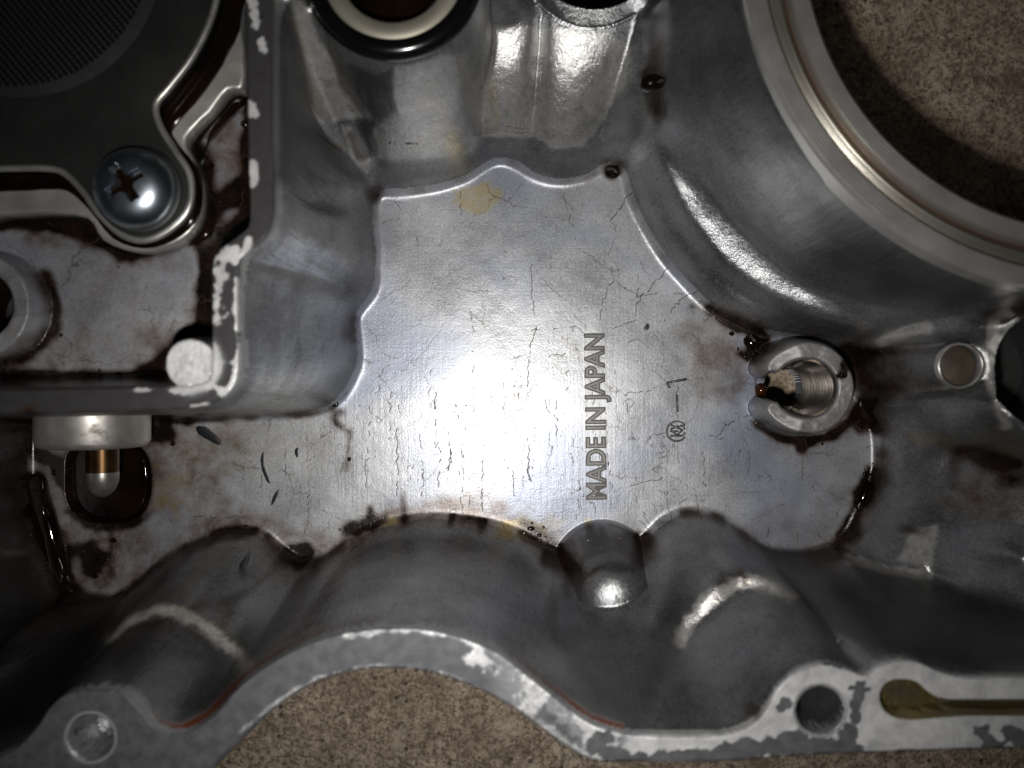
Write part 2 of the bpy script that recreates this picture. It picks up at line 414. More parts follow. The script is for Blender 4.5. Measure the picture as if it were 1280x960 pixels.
streak(oil,[(896,728),(925,716),(932,730)],3,nz=1.4,s=.7); blob(oil,854,860,4,2.5,nz=.3)
blob(oil,942,888,9,9,nz=.8,s=.9); blob(oil,1140,662,16,6,nz=1.9,s=.7,ang=10)
streak(oil,[(1240,392),(1262,385),(1285,392)],9,nz=1.5,s=.7); blob(oil,1066,406,7,4,s=.6,ang=20,nz=1.2)
# sludge inside the pump compartment (about 27 mm up)
incomp = (d_comp < 0.3)
comp_oil = np.zeros((NY, NX))
for pts, wd, st in (([(262,475),(255,440),(262,340),(258,310)],13,1.0),([(180,470),(240,478),(120,484),(0,484)],9,1.0),([(262,420),(230,425),(205,450),(180,470)],10,1.0),
                    ([(310,90),(312,200),(308,270),(268,300)],9,1.0),([(300,115),(262,140),(235,180),(240,250),(215,295)],14,1.0),([(215,295),(160,312),(110,290),(60,275),(0,278)],13,1.0),([(55,345),(68,380),(66,410),(40,440),(0,455)],8,.8),
                    ([(245,290),(255,330),(250,400)],6,.85),([(0,480),(0,470),(180,476)],8,.9)):
    streak(comp_oil, pts, wd, st, nz=0.8)
streak(comp_oil,[(262,120),(258,190),(262,250),(240,300)],7,.75,nz=1.6); streak(comp_oil,[(290,240),(275,262),(262,275)],14,.8,nz=1.8)
oil = np.maximum(oil, comp_oil*incomp*(H < 37))
blob(film,150,400,110,90,s=.35); blob(film,285,180,30,90,s=.9,nz=1.6); film *= incomp
blob(film,215,590,75,80,s=.85,nz=1.8); blob(film,130,690,95,50,s=.95,nz=1.5); blob(film,260,555,60,20,s=.8,nz=1.6); streak(film,[(250,665),(330,655),(420,690),(470,655),(560,640),(640,650),(700,680),(790,680)],16,s=.9,nz=1.5); blob(film,905,440,50,55,s=.8,nz=2.0); blob(film,1230,620,60,40,s=.85,nz=1.6)
blob(film,1060,610,35,50,s=.35,nz=2); blob(film,990,660,60,22,s=.35,nz=2.0); blob(film,1140,590,40,40,s=.3,nz=2)
blob(film,660,668,35,15,s=.9,nz=1.4); blob(film,225,770,70,22,s=.5,nz=1.4)
def poly_mask(M, pts, s=1.0, soft=4.0, nz=6.0):
    P = np.asarray(pts, float); ins = np.zeros((NY, NX), bool)
    for a, b in zip(P, np.roll(P, -1, 0)):
        if a[1] == b[1]: continue
        t = (PY > min(a[1], b[1])) & (PY <= max(a[1], b[1]))
        ins ^= t & (PX < a[0]+(PY-a[1])*(b[0]-a[0])/(b[1]-a[1]))
    d = np.minimum(seg_d(list(pts)+[pts[0]]), 40); d = np.where(ins, -d, d)+nz*((nA-0.5)*1.2+(nB-0.5))
    np.maximum(M, s*ss(soft, -soft, d), out=M)
# darkened areas: grime, with shade painted into some
poly_mask(shade_grime, [(400,20),(430,78),(470,92),(492,84),(493,122),(497,140),(470,148),(464,170),(466,196),(445,200),(432,165),(452,148),(420,100)], .8, 3, 5)  # dark patch between the fan and the first lobe
poly_mask(shade_grime, [(-200,690),(40,690),(60,745),(100,758),(150,760),(190,720),(240,690),(200,740),(160,770),(125,815),(85,860),(40,905),(-200,1000)], .95, 10, 8)
poly_mask(shade_grime, [(-200,520),(34,520),(30,600),(40,690),(-200,690)], .8, 5, 6)
poly_mask(shade_grime, [(1230,385),(1300,370),(1400,600),(1300,600),(1230,560)], .3, 14, 8)
poly_mask(shade_grime, [(960,700),(1060,705),(1170,722),(1300,760),(1300,845),(1100,825),(1040,800),(980,740)], .55, 14, 10)
poly_mask(shade_grime, [(130,805),(180,775),(215,775),(245,790),(290,820),(250,890),(200,890),(150,860)], .45, 10, 8)
poly_mask(shade_grime, [(700,690),(760,780),(820,780),(850,700),(870,740),(840,830),(800,910),(740,880),(690,800)], .5, 14, 8)
poly_mask(shade_grime, [(345,-5),(365,0),(400,150),(440,215),(445,235),(345,232)], .6, 8, 6)
poly_mask(shade_grime, [(800,0),(930,0),(935,60),(1000,190),(880,200),(830,140)], .55, 30, 8)
poly_mask(shade_grime, [(1000,250),(1060,260),(1140,320),(1230,350),(1230,380),(1100,370),(1040,340)], .6, 20, 8)
poly_mask(shade_grime, [(470,205),(590,195),(610,172),(660,172),(680,190),(735,186),(775,165),(790,190),(735,212),(700,222),(668,212),(640,196),(600,202),(575,215),(520,226),(470,232)], .3, 4, 3)  # dark reflection of the fillet painted as a band under the lobes
# pale patches: oxide skin, with brightness of lit faces painted in
poly_mask(pale, [(492,84),(600,60),(604,30),(760,40),(790,60),(780,110),(745,165),(728,182),(690,186),(668,172),(605,172),(590,190),(560,196),(500,200),(472,198),(466,160),(500,142),(490,120)], .42, 2.5, 4)  # lobes: pale skin, also painted brighter for light bounced onto them
poly_mask(pale, [(362,-5),(378,-5),(400,50),(428,92),(470,150),(430,150),(396,156),(384,100)], .55, 3, 4)  # fan web painted pale where its slope catches the flash
poly_mask(pale, [(425,155),(446,160),(464,200),(458,215),(440,200)], .6, 3, 4)  # highlight on the rib end painted in
for pts_ in ([(850,802),(872,765),(905,738),(935,727),(962,731),(990,741)], [(137,795),(165,774),(208,764),(248,778),(275,802),(298,816)]): streak(pale, pts_, 9, .8, nz=.8)  # ledge crescents: cream oxide plus painted brightness of upward faces
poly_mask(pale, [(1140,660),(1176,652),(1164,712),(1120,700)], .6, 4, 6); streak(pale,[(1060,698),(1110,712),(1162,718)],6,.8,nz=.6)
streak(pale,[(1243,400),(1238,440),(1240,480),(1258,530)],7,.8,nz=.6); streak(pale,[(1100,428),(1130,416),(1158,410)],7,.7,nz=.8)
oil[d_well < 0.25] = 1
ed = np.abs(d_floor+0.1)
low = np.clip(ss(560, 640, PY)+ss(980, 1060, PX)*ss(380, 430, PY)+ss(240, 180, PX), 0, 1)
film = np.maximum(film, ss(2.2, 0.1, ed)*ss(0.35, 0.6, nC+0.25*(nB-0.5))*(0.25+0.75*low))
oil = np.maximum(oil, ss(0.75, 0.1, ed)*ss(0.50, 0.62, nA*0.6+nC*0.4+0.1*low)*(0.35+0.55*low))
for k_ in range(60):                      # small tar spots and runs near the foot of the lower walls
    q_ = FLOOR[random.randrange(len(FLOOR))]
    if q_[1] < 380: continue
    blob(oil, q_[0]+random.uniform(-22, 22), q_[1]+random.uniform(-20, 8), random.uniform(1.5, 5), random.uniform(1.5, 4), s=random.uniform(.5, .95), nz=1.2)
oil[d_pb < 4.3] = 1  # inside of the compartment bore darkened
blob(film,60,300,60,14,s=.8,nz=1.6); blob(film,200,330,50,18,s=.7,nz=1.8); blob(film,215,440,40,40,s=.8,nz=1.8); blob(film,60,440,70,30,s=.7,nz=2.0); blob(film,285,190,26,90,s=.9,nz=1.6)
poly_mask(shade_grime, [(722,668),(812,668),(808,708),(790,716),(745,716),(728,708)], .75, 4, 4)  # upright side of the post: shade painted in over grime
# yellow stains
blob(stain,597,248,30,18,s=.95,nz=.9); blob(stain,568,178,16,16,s=.8,nz=1.0); streak(stain,[(616,105),(618,150)],6,s=.8,nz=.9); blob(stain,482,652,20,6,s=.6,nz=1.4)
streak(stain,[(375,30),(385,90),(395,140)],9,s=.7,nz=1.2); blob(stain,650,660,30,12,s=.7,nz=1.2); blob(stain,735,652,5,5,s=.5,nz=.6); streak(stain,[(1145,545),(1210,560)],9,s=.5,nz=1.4)
blob(stain,213,620,26,30,s=.4,nz=1.8); streak(stain,[(398,560),(230,560)],30,s=.15,nz=2)
streak(stain,[(440,178),(420,185)],4,s=.5); streak(stain,[(1240,560),(1280,570)],16,s=.5,nz=1.4)
blob(stain,690,650,14,10,s=.3); streak(stain,[(150,765),(200,758),(245,770),(300,812)],6,s=.55,nz=1.0); stain[d_slot < 0.5] = 1.25
# gasket residue (dark) and bared metal (bright) on the machined rims
top = (H > 39.3)
worn_rim = np.zeros((NY, NX))
for pts, wd in (([(314,0),(318,30)],6),([(328,50),(332,65)],4),([(308,318),(288,318),(276,335),(270,400)],8),([(297,350),(298,420),(296,470),(280,500)],4.5),
                ([(314,130),(315,142)],4),([(315,205),(316,228)],4),([(262,482),(285,496)],7),([(212,488),(238,488)],5),([(172,487),(188,488)],4),([(240,508),(262,505)],3),([(300,318),(312,300)],4),([(258,455),(260,400)],3)):
    streak(worn_rim, pts, wd, 1.0, nz=2.0)
blob(worn_rim,238,454,40,40,nz=.1)
worn_fl = np.zeros((NY, NX))
wv = ss(0.44, 0.60, nC+0.10*(nB-0.5))*ss(600, 660, PX)+ss(0.60, 0.68, nC)*0.6
wv = ss(0.46, 0.56, nC+0.25*(nB-0.5)+0.2*(nA-0.5))*ss(600, 680, PX)
worn_fl = np.maximum(worn_fl, wv)
streak(worn_fl,[(300,915),(350,876),(400,849),(450,837),(500,835),(560,846),(620,876)],3,.5,nz=1.6); streak(worn_fl,[(430,795),(520,787),(575,798),(650,838),(740,900)],4,.5,nz=1.8)
streak(worn_fl,[(600,822),(640,842),(700,890),(745,930)],9,.62,nz=2.4); streak(worn_fl,[(620,880),(690,915),(720,940)],6,.8,nz=1.6)
worn_fl *= 1-0.35*ss(600, 640, PX)*ss(780, 740, PX)
m_r = ss(760, 800, PX)
dark_fl = np.zeros((NY, NX))
for pts, wd in (([(900,945),(960,935),(1060,935)],14),([(960,930),(1000,925)],14),([(1062,915),(1055,930)],12),([(1075,858),(1068,880),(1070,900)],7),([(1062,860),(1085,862)],4),([(1228,915),(1240,930)],9),([(1265,920),(1285,930)],12),
                ([(1030,826),(1055,833)],5),([(975,886),(984,880)],7),([(830,945),(890,945)],7),([(760,920),(745,935),(800,950)],9),([(800,952),(830,950)],5),([(1100,940),(1300,938)],3)):
    streak(dark_fl, pts, wd, 1.0, nz=1.1, soft=0.2)
worn_fl = np.maximum(worn_fl, m_r)*(1-dark_fl)
inring = d_ring < 2
edge_in = ss(-0.08, -0.30, np.minimum(d_fl, d_rim))*ss(0.05, 0.3, d_hb)*ss(0.05, 0.3, d_slot)*ss(0.0, 0.3, d_cb)
pad_in = ss(0, -0.2, d_pad)*(d_comp < 0.3)
worn = np.where(YY < -10, worn_fl, worn_rim)*np.maximum(edge_in, pad_in)

resid = edge_in*(1-worn)
shade_grime = np.maximum(shade_grime, resid*(YY > -10)*0.92)
film = blur(film, 0.5); film = np.clip(np.maximum(film, np.maximum(blur(oil, 0.8)*1.5, blur(oil, 2.2)*1.6)*(nC+0.2)), 0, 1)
resid = np.clip(resid, 0, 1); worn = np.clip(worn, 0, 1)
# red brown sealant squeezed out along the flange
edge = seg_d(FLANGE_TOP[8:28])
rust = ss(12, 6, edge+4*(nA-0.5))*(d_fl > 0.0)*(PX > 180)*(PX < 780)*ss(0.25, .40, nC+0.18*(PX < 600)); rust[~((H > 33))] = 0

# cracks (craze lines)
def crackline(pts, wd=1.0, s=1.0, gap=0.35):
    Q = []
    for a, b in zip(pts[:-1], pts[1:]):
        k = max(1, int(math.hypot(b[0]-a[0], b[1]-a[1])/3.5))
        for t in range(k): Q.append((a[0]+(b[0]-a[0])*t/k+random.gauss(0, 1.0), a[1]+(b[1]-a[1])*t/k+random.gauss(0, 1.0)))
    pts = Q+[tuple(pts[-1])[:2]]
    d = seg_d(pts)
    nn = vnoise(0.9, int(pts[0][0]*7+pts[0][1]) % 9999)
    np.maximum(crack, s*ss(wd+0.5, wd*0.4, d)*ss(gap-0.1, gap+0.1, nn), out=crack)
def wob(a, b, n=6, amp=2.0):
    P = []
    for t in np.linspace(0, 1, n+1):
        P.append((a[0]+(b[0]-a[0])*t+random.uniform(-amp, amp), a[1]+(b[1]-a[1])*t+random.uniform(-amp, amp)))
    return P
CR = [[(415,508),(421,520),(424,528),(438,540),(434,560),(425,592)],[(545,480),(546,600)],[(496,535),(496,620)],[(664,330),(666,380),(672,410),(664,430),(659,470),(662,498)],
 [(681,480),(683,505),(688,518)],[(664,412),(700,410),(720,408),(733,418)],[(640,446),(690,444),(715,441)],[(587,385),(592,420)],[(450,555),(520,558),(560,556)],[(500,579),(560,574),(615,574)],
 [(524,540),(530,590),(526,620)],[(545,490),(544,560)],[(562,535),(561,605)],[(576,560),(580,600)],[(603,560),(603,640)],[(640,575),(643,620)],[(660,555),(661,600)],[(690,540),(691,560)],
 [(757,498),(800,490),(815,488)],[(798,460),(820,465),(832,476)],[(858,474),(880,474)],[(848,484),(846,492)],[(846,515),(847,523)],[(860,544),(880,545),(905,548)],[(818,543),(832,541)],[(847,555),(849,580)],
 [(787,606),(800,604),(835,597)],[(735,622),(745,640),(737,665)],[(790,608),(800,635),(812,655)],[(830,360),(800,370),(770,350)],[(720,310),(745,325),(768,345)],[(768,345),(752,378),(750,400)],[(798,345),(795,395)],[(835,335),(795,380)],
 [(880,360),(850,375),(825,410)],[(861,414),(880,432)],[(733,408),(722,398),(718,392)],[(766,411),(780,405),(795,400)],[(810,412),(825,425)],[(905,530),(920,540),(935,560),(935,600)],[(880,560),(880,610)],[(896,545),(910,530),(938,520)],
 [(983,410),(978,435)],[(1003,562),(1004,600)],[(1010,600),(1025,625)],[(960,660),(962,690)],[(998,668),(996,690)],[(1158,565),(1160,580),(1155,600),(1153,618)],[(870,620),(878,655)],[(832,622),(842,655)],[(800,650),(812,665)],
 [(770,738),(771,780)],[(772,745),(776,770)],[(240,646),(310,646)],[(330,582),(322,618)],[(385,600),(386,630),(382,670)],[(283,645),(281,665)],[(237,670),(240,690)],[(467,638),(463,660)],[(356,560),(357,600)],
 [(575,238),(576,268)],[(480,178),(560,180),(575,176)],[(600,150),(640,158),(700,170),(735,172)],[(590,170),(640,164),(690,175)],[(380,140),(420,136),(470,140)],[(790,240),(760,280)],[(700,230),(720,300)]]
for c in CR:
    if c[0] in ((450,555),(500,579),(545,480)): crackline(smooth_closed(c, 3, False), 0.6, 0.5, 0.5)
    else: crackline(smooth_closed(c, 3, False), 0.9, 0.88, 0.30)
for i in range(58):                     # the short upright crazing of the middle of the floor
    x = 435+i*6.1+random.uniform(-3, 3); y = random.uniform(440, 600); h = random.uniform(15, 70)
    crackline(wob((x, y), (x+random.uniform(-3, 3), min(y+h, 650)), 5, 2.2), 0.8, random.uniform(0.65, 1.0), 0.45)
for i in range(16):
    x = random.uniform(430, 640); y = random.uniform(450, 620); h = random.uniform(20, 80)
    crackline(wob((x, y), (x+h, y+random.uniform(-5, 5)), 6, 2.0), 0.7, random.uniform(0.45, .8), 0.5)
for i in range(26):
    x = random.uniform(700, 1050); y = random.uniform(430, 680); a = random.uniform(0, 6.28); h = random.uniform(15, 50)
    crackline(wob((x, y), (x+h*math.cos(a), y+h*math.sin(a)), 5, 3), 0.7, random.uniform(0.25, .6), 0.45)
for i in range(14):
    x = random.uniform(220, 420); y = random.uniform(525, 660); a = random.choice((0, 1.5))+random.uniform(-.3, .3); h = random.uniform(15, 40)
    crackline(wob((x, y), (x+h*math.cos(a), y+h*math.sin(a)), 5, 2), 0.7, random.uniform(0.25, .6), 0.45)
for i in range(16):                     # short lines on the lobes under the top bosses
    x = random.uniform(475, 720); y = random.uniform(95, 190); h = random.uniform(10, 45)
    crackline(wob((x, y), (x+h, y+random.uniform(-4, 4)), 5, 1.5), 0.8, random.uniform(0.3, .7), 0.4)
# specks
sp = np.zeros((NY, NX))
for i in range(200):
    x = random.gauss(590, 90); y = random.gauss(540, 80); r = random.uniform(0.6, 1.5)
    ix = int(round(((x-640)*D/F-X0)/G)); iy = int(round(((480-y)*D/F-Y0)/G))
    if 3 < ix < NX-4 and 3 < iy < NY-4: crack[iy-1:iy+1, ix-1:ix+1] = np.maximum(crack[iy-1:iy+1, ix-1:ix+1], random.uniform(.2, .75))
crack *= (d_floor < 3) | (H > 0.5)
H -= crack*0.006*(H < 30)
# scratches: fine raised bright burrs are left to the relief map

# ------------------------------------------------------------------ materials
def new_mat(name):
    m = bpy.data.materials.new(name); m.use_nodes = True
    nt = m.node_tree; b = nt.nodes['Principled BSDF']
    return m, nt, b
def node(nt, t, **kw):
    n = nt.nodes.new(t)
    for k, v in kw.items(): setattr(n, k, v)
    return n
def mixc(nt, fac, a, b):
    n = node(nt, 'ShaderNodeMix', data_type='RGBA')
    for i, v in ((0, fac), (6, a), (7, b)):
        if isinstance(v, (int, float, tuple)): n.inputs[i].default_value = v
        else: nt.links.new(v, n.inputs[i])
    return n.outputs[2]
def mixf(nt, fac, a, b):
    n = node(nt, 'ShaderNodeMix', data_type='FLOAT')
    for i, v in ((0, fac), (2, a), (3, b)):
        if isinstance(v, (int, float)): n.inputs[i].default_value = v
        else: nt.links.new(v, n.inputs[i])
    return n.outputs[0]
def noise(nt, scale, detail=4, rough=0.55, vec=None, dist=0):
    n = node(nt, 'ShaderNodeTexNoise'); n.inputs['Scale'].default_value = scale; n.inputs['Detail'].default_value = detail
    n.inputs['Roughness'].default_value = rough; n.inputs['Distortion'].default_value = dist
    if vec is not None: nt.links.new(vec, n.inputs['Vector'])
    return n.outputs['Fac']
def ramp(nt, fac, stops):
    n = node(nt, 'ShaderNodeValToRGB'); nt.links.new(fac, n.inputs[0]); e = n.color_ramp.elements
    while len(e) < len(stops): e.new(0.5)
    for i, (p, c) in enumerate(stops):
        e[i].position = p; e[i].color = (c, c, c, 1) if isinstance(c, (int, float)) else (*c, 1)
    return n.outputs[0]
def attr(nt, name):
    n = node(nt, 'ShaderNodeAttribute'); n.attribute_name = name; return n.outputs['Fac']
def math_(nt, op, a, b=None):
    n = node(nt, 'ShaderNodeMath', operation=op)
    for i, v in enumerate((a, b)):
        if v is None: continue
        if isinstance(v, (int, float)): n.inputs[i].default_value = v
        else: nt.links.new(v, n.inputs[i])
    return n.outputs[0]
def coords(nt, scale=(1,1,1), rot=(0,0,0)):
    g = node(nt, 'ShaderNodeTexCoord'); mp = node(nt, 'ShaderNodeMapping'); mp.inputs['Scale'].default_value = scale; mp.inputs['Rotation'].default_value = rot
    nt.links.new(g.outputs['Object'], mp.inputs[0]); return mp.outputs[0]
def bump(nt, b, h, strength, dist, prev=None):
    n = node(nt, 'ShaderNodeBump'); n.inputs['Strength'].default_value = strength; n.inputs['Distance'].default_value = dist
    nt.links.new(h, n.inputs['Height'])
    if prev is not None: nt.links.new(prev, n.inputs['Normal'])
    nt.links.new(n.outputs[0], b.inputs['Normal']); return n.outputs[0]

def cast_material(name, lo, hi, rough, tint=(1,1,1), metal=0.85, craze=False, blu=0.12, streaks=0.0):
    m, nt, b = new_mat(name); v = coords(nt)
    big = noise(nt, 90, 5, 0.6, v); fine = noise(nt, 2600, 5, 0.75, v)
    f = math_(nt, 'ADD', math_(nt, 'MULTIPLY', big, 0.55), math_(nt, 'MULTIPLY', fine, 0.45))
    c = ramp(nt, f, [(0.36, tuple(lo*t for t in tint)), (0.60, tuple(hi*t for t in tint))])
    if streaks:
        zs = coords(nt, (1, 1, 0.10)); st_ = noise(nt, 1500, 5, 0.7, zs)
        f = math_(nt, 'ADD', math_(nt, 'MULTIPLY', f, 0.6), math_(nt, 'MULTIPLY', st_, 0.4))
    blue = ramp(nt, noise(nt, 38, 3, 0.5, v, 0.6), [(0.45, 0.0), (0.62, 1.0)])
    c = mixc(nt, math_(nt, 'MULTIPLY', blue, blu), c, (lo*0.80, lo*0.92, lo*1.30, 1))
    def brk(x, lo_, hi_, amt, nf):
        return ramp(nt, math_(nt, 'ADD', x, math_(nt, 'MULTIPLY', math_(nt, 'SUBTRACT', nf, 0.5), amt)), [(lo_, 0.0), (hi_, 1.0)])
    nf1 = noise(nt, 1300, 6, 0.75, v); nf2 = noise(nt, 2600, 4, 0.7, v)
    nf0 = noise(nt, 300, 6, 0.7, v, 0.4)
    fl = math_(nt, 'MULTIPLY', attr(nt, 'film'), ramp(nt, nf0, [(0.28, 0.2), (0.62, 1.0)]))
    c = mixc(nt, math_(nt, 'MULTIPLY', fl, 0.95), c, (0.070, 0.038, 0.016, 1))
    c = mixc(nt, math_(nt, 'MULTIPLY', attr(nt, 'stain'), ramp(nt, nf0, [(0.30, 0.25), (0.62, 0.75)])), c, (0.30, 0.23, 0.075, 1))
    wt = attr(nt, 'shade_grime')
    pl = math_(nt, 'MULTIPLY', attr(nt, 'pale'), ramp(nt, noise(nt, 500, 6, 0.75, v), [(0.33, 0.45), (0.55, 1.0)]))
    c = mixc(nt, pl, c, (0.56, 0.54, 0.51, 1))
    c = mixc(nt, attr(nt, 'resid'), c, mixc(nt, ramp(nt, noise(nt, 700, 3, 0.6, v), [(0.35, 0.0), (0.7, 1.0)]), (0.050, 0.050, 0.055, 1), (0.088, 0.088, 0.096, 1)))
    wn = brk(attr(nt, 'worn'), 0.42, 0.66, 1.3, nf1)
    c = mixc(nt, wn, c, mixc(nt, ramp(nt, nf0, [(0.35, 0.0), (0.65, 1.0)]), (0.36, 0.36, 0.37, 1), (0.64, 0.64, 0.63, 1)))
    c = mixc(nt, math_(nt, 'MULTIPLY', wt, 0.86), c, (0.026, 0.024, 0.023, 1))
    c = mixc(nt, attr(nt, 'rust'), c, (0.10, 0.030, 0.013, 1))
    oilc = mixc(nt, ramp(nt, noise(nt, 420, 4, 0.6, v), [(0.4, 0.0), (0.75, 1.0)]), (0.0045, 0.003, 0.0022, 1), (0.018, 0.0095, 0.006, 1))
    o = brk(attr(nt, 'oil'), 0.36, 0.62, 0.7, nf1)
    o2 = brk(attr(nt, 'oil'), 0.05, 0.42, 0.5, nf0)
    c = mixc(nt, math_(nt, 'MULTIPLY', o2, 0.72), c, (0.032, 0.016, 0.008, 1))
    c = mixc(nt, o, c, oilc)
    ck = brk(attr(nt, 'crack'), 0.50, 0.80, 0.9, nf2)
    c = mixc(nt, math_(nt, 'MULTIPLY', ck, 0.96), c, (0.028, 0.016, 0.010, 1))
    if craze:
        dv = node(nt, 'ShaderNodeVectorMath', operation='ADD'); dn = node(nt, 'ShaderNodeTexNoise'); dn.inputs['Scale'].default_value = 260; dn.inputs['Detail'].default_value = 5; nt.links.new(v, dn.inputs['Vector'])
        sc_ = node(nt, 'ShaderNodeVectorMath', operation='SCALE'); sc_.inputs['Scale'].default_value = 0.004; nt.links.new(dn.outputs['Color'], sc_.inputs[0])
        nt.links.new(v, dv.inputs[0]); nt.links.new(sc_.outputs[0], dv.inputs[1])
        for scl, wdt_, th_ in ((95, 0.0045, 0.50), (190, 0.006, 0.56)):
            vo = node(nt, 'ShaderNodeTexVoronoi', feature='DISTANCE_TO_EDGE'); vo.inputs['Scale'].default_value = scl; nt.links.new(dv.outputs[0], vo.inputs['Vector'])
            lnm = math_(nt, 'MULTIPLY', ramp(nt, vo.outputs[0], [(0.0, 1.0), (wdt_*2, 0.0)]), ramp(nt, noise(nt, 220, 5, 0.75, v), [(th_-0.04, 0.0), (th_+0.05, 0.8)]))
            c = mixc(nt, lnm, c, (0.05, 0.030, 0.020, 1))
    nt.links.new(c, b.inputs['Base Color'])
    r = mixf(nt, ramp(nt, f, [(0.3, 0.0), (0.7, 1.0)]), rough-0.07, rough+0.12)
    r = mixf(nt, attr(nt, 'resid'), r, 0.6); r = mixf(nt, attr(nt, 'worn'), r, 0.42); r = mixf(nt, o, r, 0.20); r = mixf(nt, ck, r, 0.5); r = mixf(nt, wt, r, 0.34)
    nt.links.new(r, b.inputs['Roughness'])
    me = mixf(nt, math_(nt, 'MAXIMUM', math_(nt, 'MAXIMUM', o, attr(nt, 'rust')), math_(nt, 'MAXIMUM', ck, math_(nt, 'MULTIPLY', attr(nt, 'resid'), 0.85))), metal, 0.0)
    me = mixf(nt, math_(nt, 'MULTIPLY', attr(nt, 'worn'), 1.0), me, 0.35)
    me = mixf(nt, math_(nt, 'MULTIPLY', attr(nt, 'film'), 0.5), me, 0.2)
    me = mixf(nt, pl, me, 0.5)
    nt.links.new(me, b.inputs['Metallic'])
    p = bump(nt, b, noise(nt, 3400, 4, 0.7, v), 0.30 if streaks else 0.5, 0.00005)
    p = bump(nt, b, noise(nt, 500, 5, 0.7, v), 0.22, 0.00016, p)
    sv = coords(nt, (1, 0.04, 1), (0, 0, 0.04)); sh = coords(nt, (0.05, 1, 1), (0, 0, -0.06))
    p = bump(nt, b, noise(nt, 1900, 3, 0.6, sv), 0.28, 0.00006, p)
    if streaks:
        p = bump(nt, b, st_, 0.55, 0.0002, p)
        p = bump(nt, b, noise(nt, 170, 3, 0.5, v), 0.35, 0.0006, p)
    p = bump(nt, b, noise(nt, 1700, 3, 0.6, sh), 0.16, 0.00005, p)
    return m
M_floor = cast_material('cast_aluminium_floor', 0.19, 0.38, 0.325, (0.98, 1.0, 1.04), 0.36, True, 0.62)
M_wall = cast_material('cast_aluminium_wall', 0.13, 0.39, 0.26, (0.98, 0.99, 1.0), 0.88, streaks=1.0)
M_boss = cast_material('cast_aluminium_boss', 0.16, 0.34, 0.50, (1.02, 1.0, 0.96), 0.6)
M_dark = cast_material('cast_aluminium_flange', 0.30, 0.46, 0.42, (1, 1, 1), 0.7)

def simple(name, colr, rough, metal, nscale=400, var=0.35, bumpd=0.00003, bs=0.3, dirt=None, dscale=120, dth=(0.5, 0.7), stretch=None):
    m, nt, b = new_mat(name); v = coords(nt, stretch or (1,1,1))
    n = noise(nt, nscale, 4, 0.6, v)
    c = mixc(nt, ramp(nt, n, [(0.3, 0.0), (0.7, 1.0)]), tuple(x*(1-var) for x in colr)+(1,), tuple(min(1, x*(1+var)) for x in colr)+(1,))
    r = mixf(nt, n, rough*0.8, rough*1.25)
    if dirt:
        dm = ramp(nt, noise(nt, dscale, 5, 0.65, v), [(dth[0], 0.0), (dth[1], 1.0)])
        c = mixc(nt, dm, c, (*dirt, 1)); r = mixf(nt, dm, r, 0.25)
        nt.links.new(mixf(nt, dm, metal, 0.0), b.inputs['Metallic'])
    else: b.inputs['Metallic'].default_value = metal
    nt.links.new(c, b.inputs['Base Color']); nt.links.new(r, b.inputs['Roughness'])
    bump(nt, b, noise(nt, nscale*3, 3, 0.6, v), bs, bumpd)
    return m

# ------------------------------------------------------------------ objects
def tag(o, label=None, cat=None, kind=None, group=None):
    if label: o['label'] = label
    if cat: o['category'] = cat
    if kind: o['kind'] = kind
    if group: o['group'] = group
    return o
def empty(name, loc=(0,0,0), **kw):
    o = bpy.data.objects.new(name, None); col.objects.link(o); o.location = Vector(loc)*S; o.empty_display_size = 0.005
    return tag(o, **kw)
def link(name, me, mat, parent=None, loc=None):
    o = bpy.data.objects.new(name, me); col.objects.link(o)
    if mat and not me.materials: me.materials.append(mat)
    if parent is not None:
        o.parent = parent
        if loc is None: o.location = -parent.location      # meshes are written in world mm
    if loc is not None: o.location = loc
    return o
def mesh_bm(bm, smooth=True):
    for v in bm.verts: v.co *= S
    me = bpy.data.meshes.new('mesh'); bm.to_mesh(me); bm.free()
    if smooth: me.shade_smooth()
    return me
def lathe(profile, c, n=96, a0=0, a1=360, axis='Z', wob=0):
    """profile: (radius, height) pairs in mm turned round the axis through c"""
    bm = bmesh.new(); full = abs(a1-a0) >= 360; rows = []
    k = n if full else n+1
    for i in range(k):
        a = math.radians(a0+(a1-a0)*i/n); row = []
        for r, z in profile:
            if axis == 'Z': p = (c[0]+r*math.cos(a), c[1]+r*math.sin(a), c[2]+z)
            else: p = (c[0]+r*math.cos(a), c[1]+z, c[2]+r*math.sin(a))
            row.append(bm.verts.new(p))
        rows.append(row)
    for i in range(n if full else n):
        A, B = rows[i], rows[(i+1) % k]
        for j in range(len(profile)-1):
            bm.faces.new((A[j], B[j], B[j+1], A[j+1]))
    bmesh.ops.remove_doubles(bm, verts=bm.verts, dist=1e-4)
    bmesh.ops.recalc_face_normals(bm, faces=bm.faces)
    return bm
def prism(poly, z0, z1, bev=0.3, seg=3):
    bm = bmesh.new()
    vs = [bm.verts.new((p[0], p[1], z1)) for p in poly]
    f = bm.faces.new(vs); f.normal_update()
    if f.normal.z < 0: f.normal_flip()
    r = bmesh.ops.extrude_face_region(bm, geom=[f])
    top = [e for e in r['geom'] if isinstance(e, bmesh.types.BMVert)]
    for v in top: v.co.z = z1
    for v in vs: v.co.z = z0
    topset = set(top)
    ed = [e for e in bm.edges if e.verts[0] in topset and e.verts[1] in topset]
    bmesh.ops.bevel(bm, geom=ed, offset=bev, segments=seg, affect='EDGES', profile=0.6, clamp_overlap=True)
    bmesh.ops.recalc_face_normals(bm, faces=bm.faces)
    return bm
def finish_flat(me, ang=35):
    me.shade_smooth()
    try: me.set_sharp_from_angle(angle=math.radians(ang))
    except Exception: pass

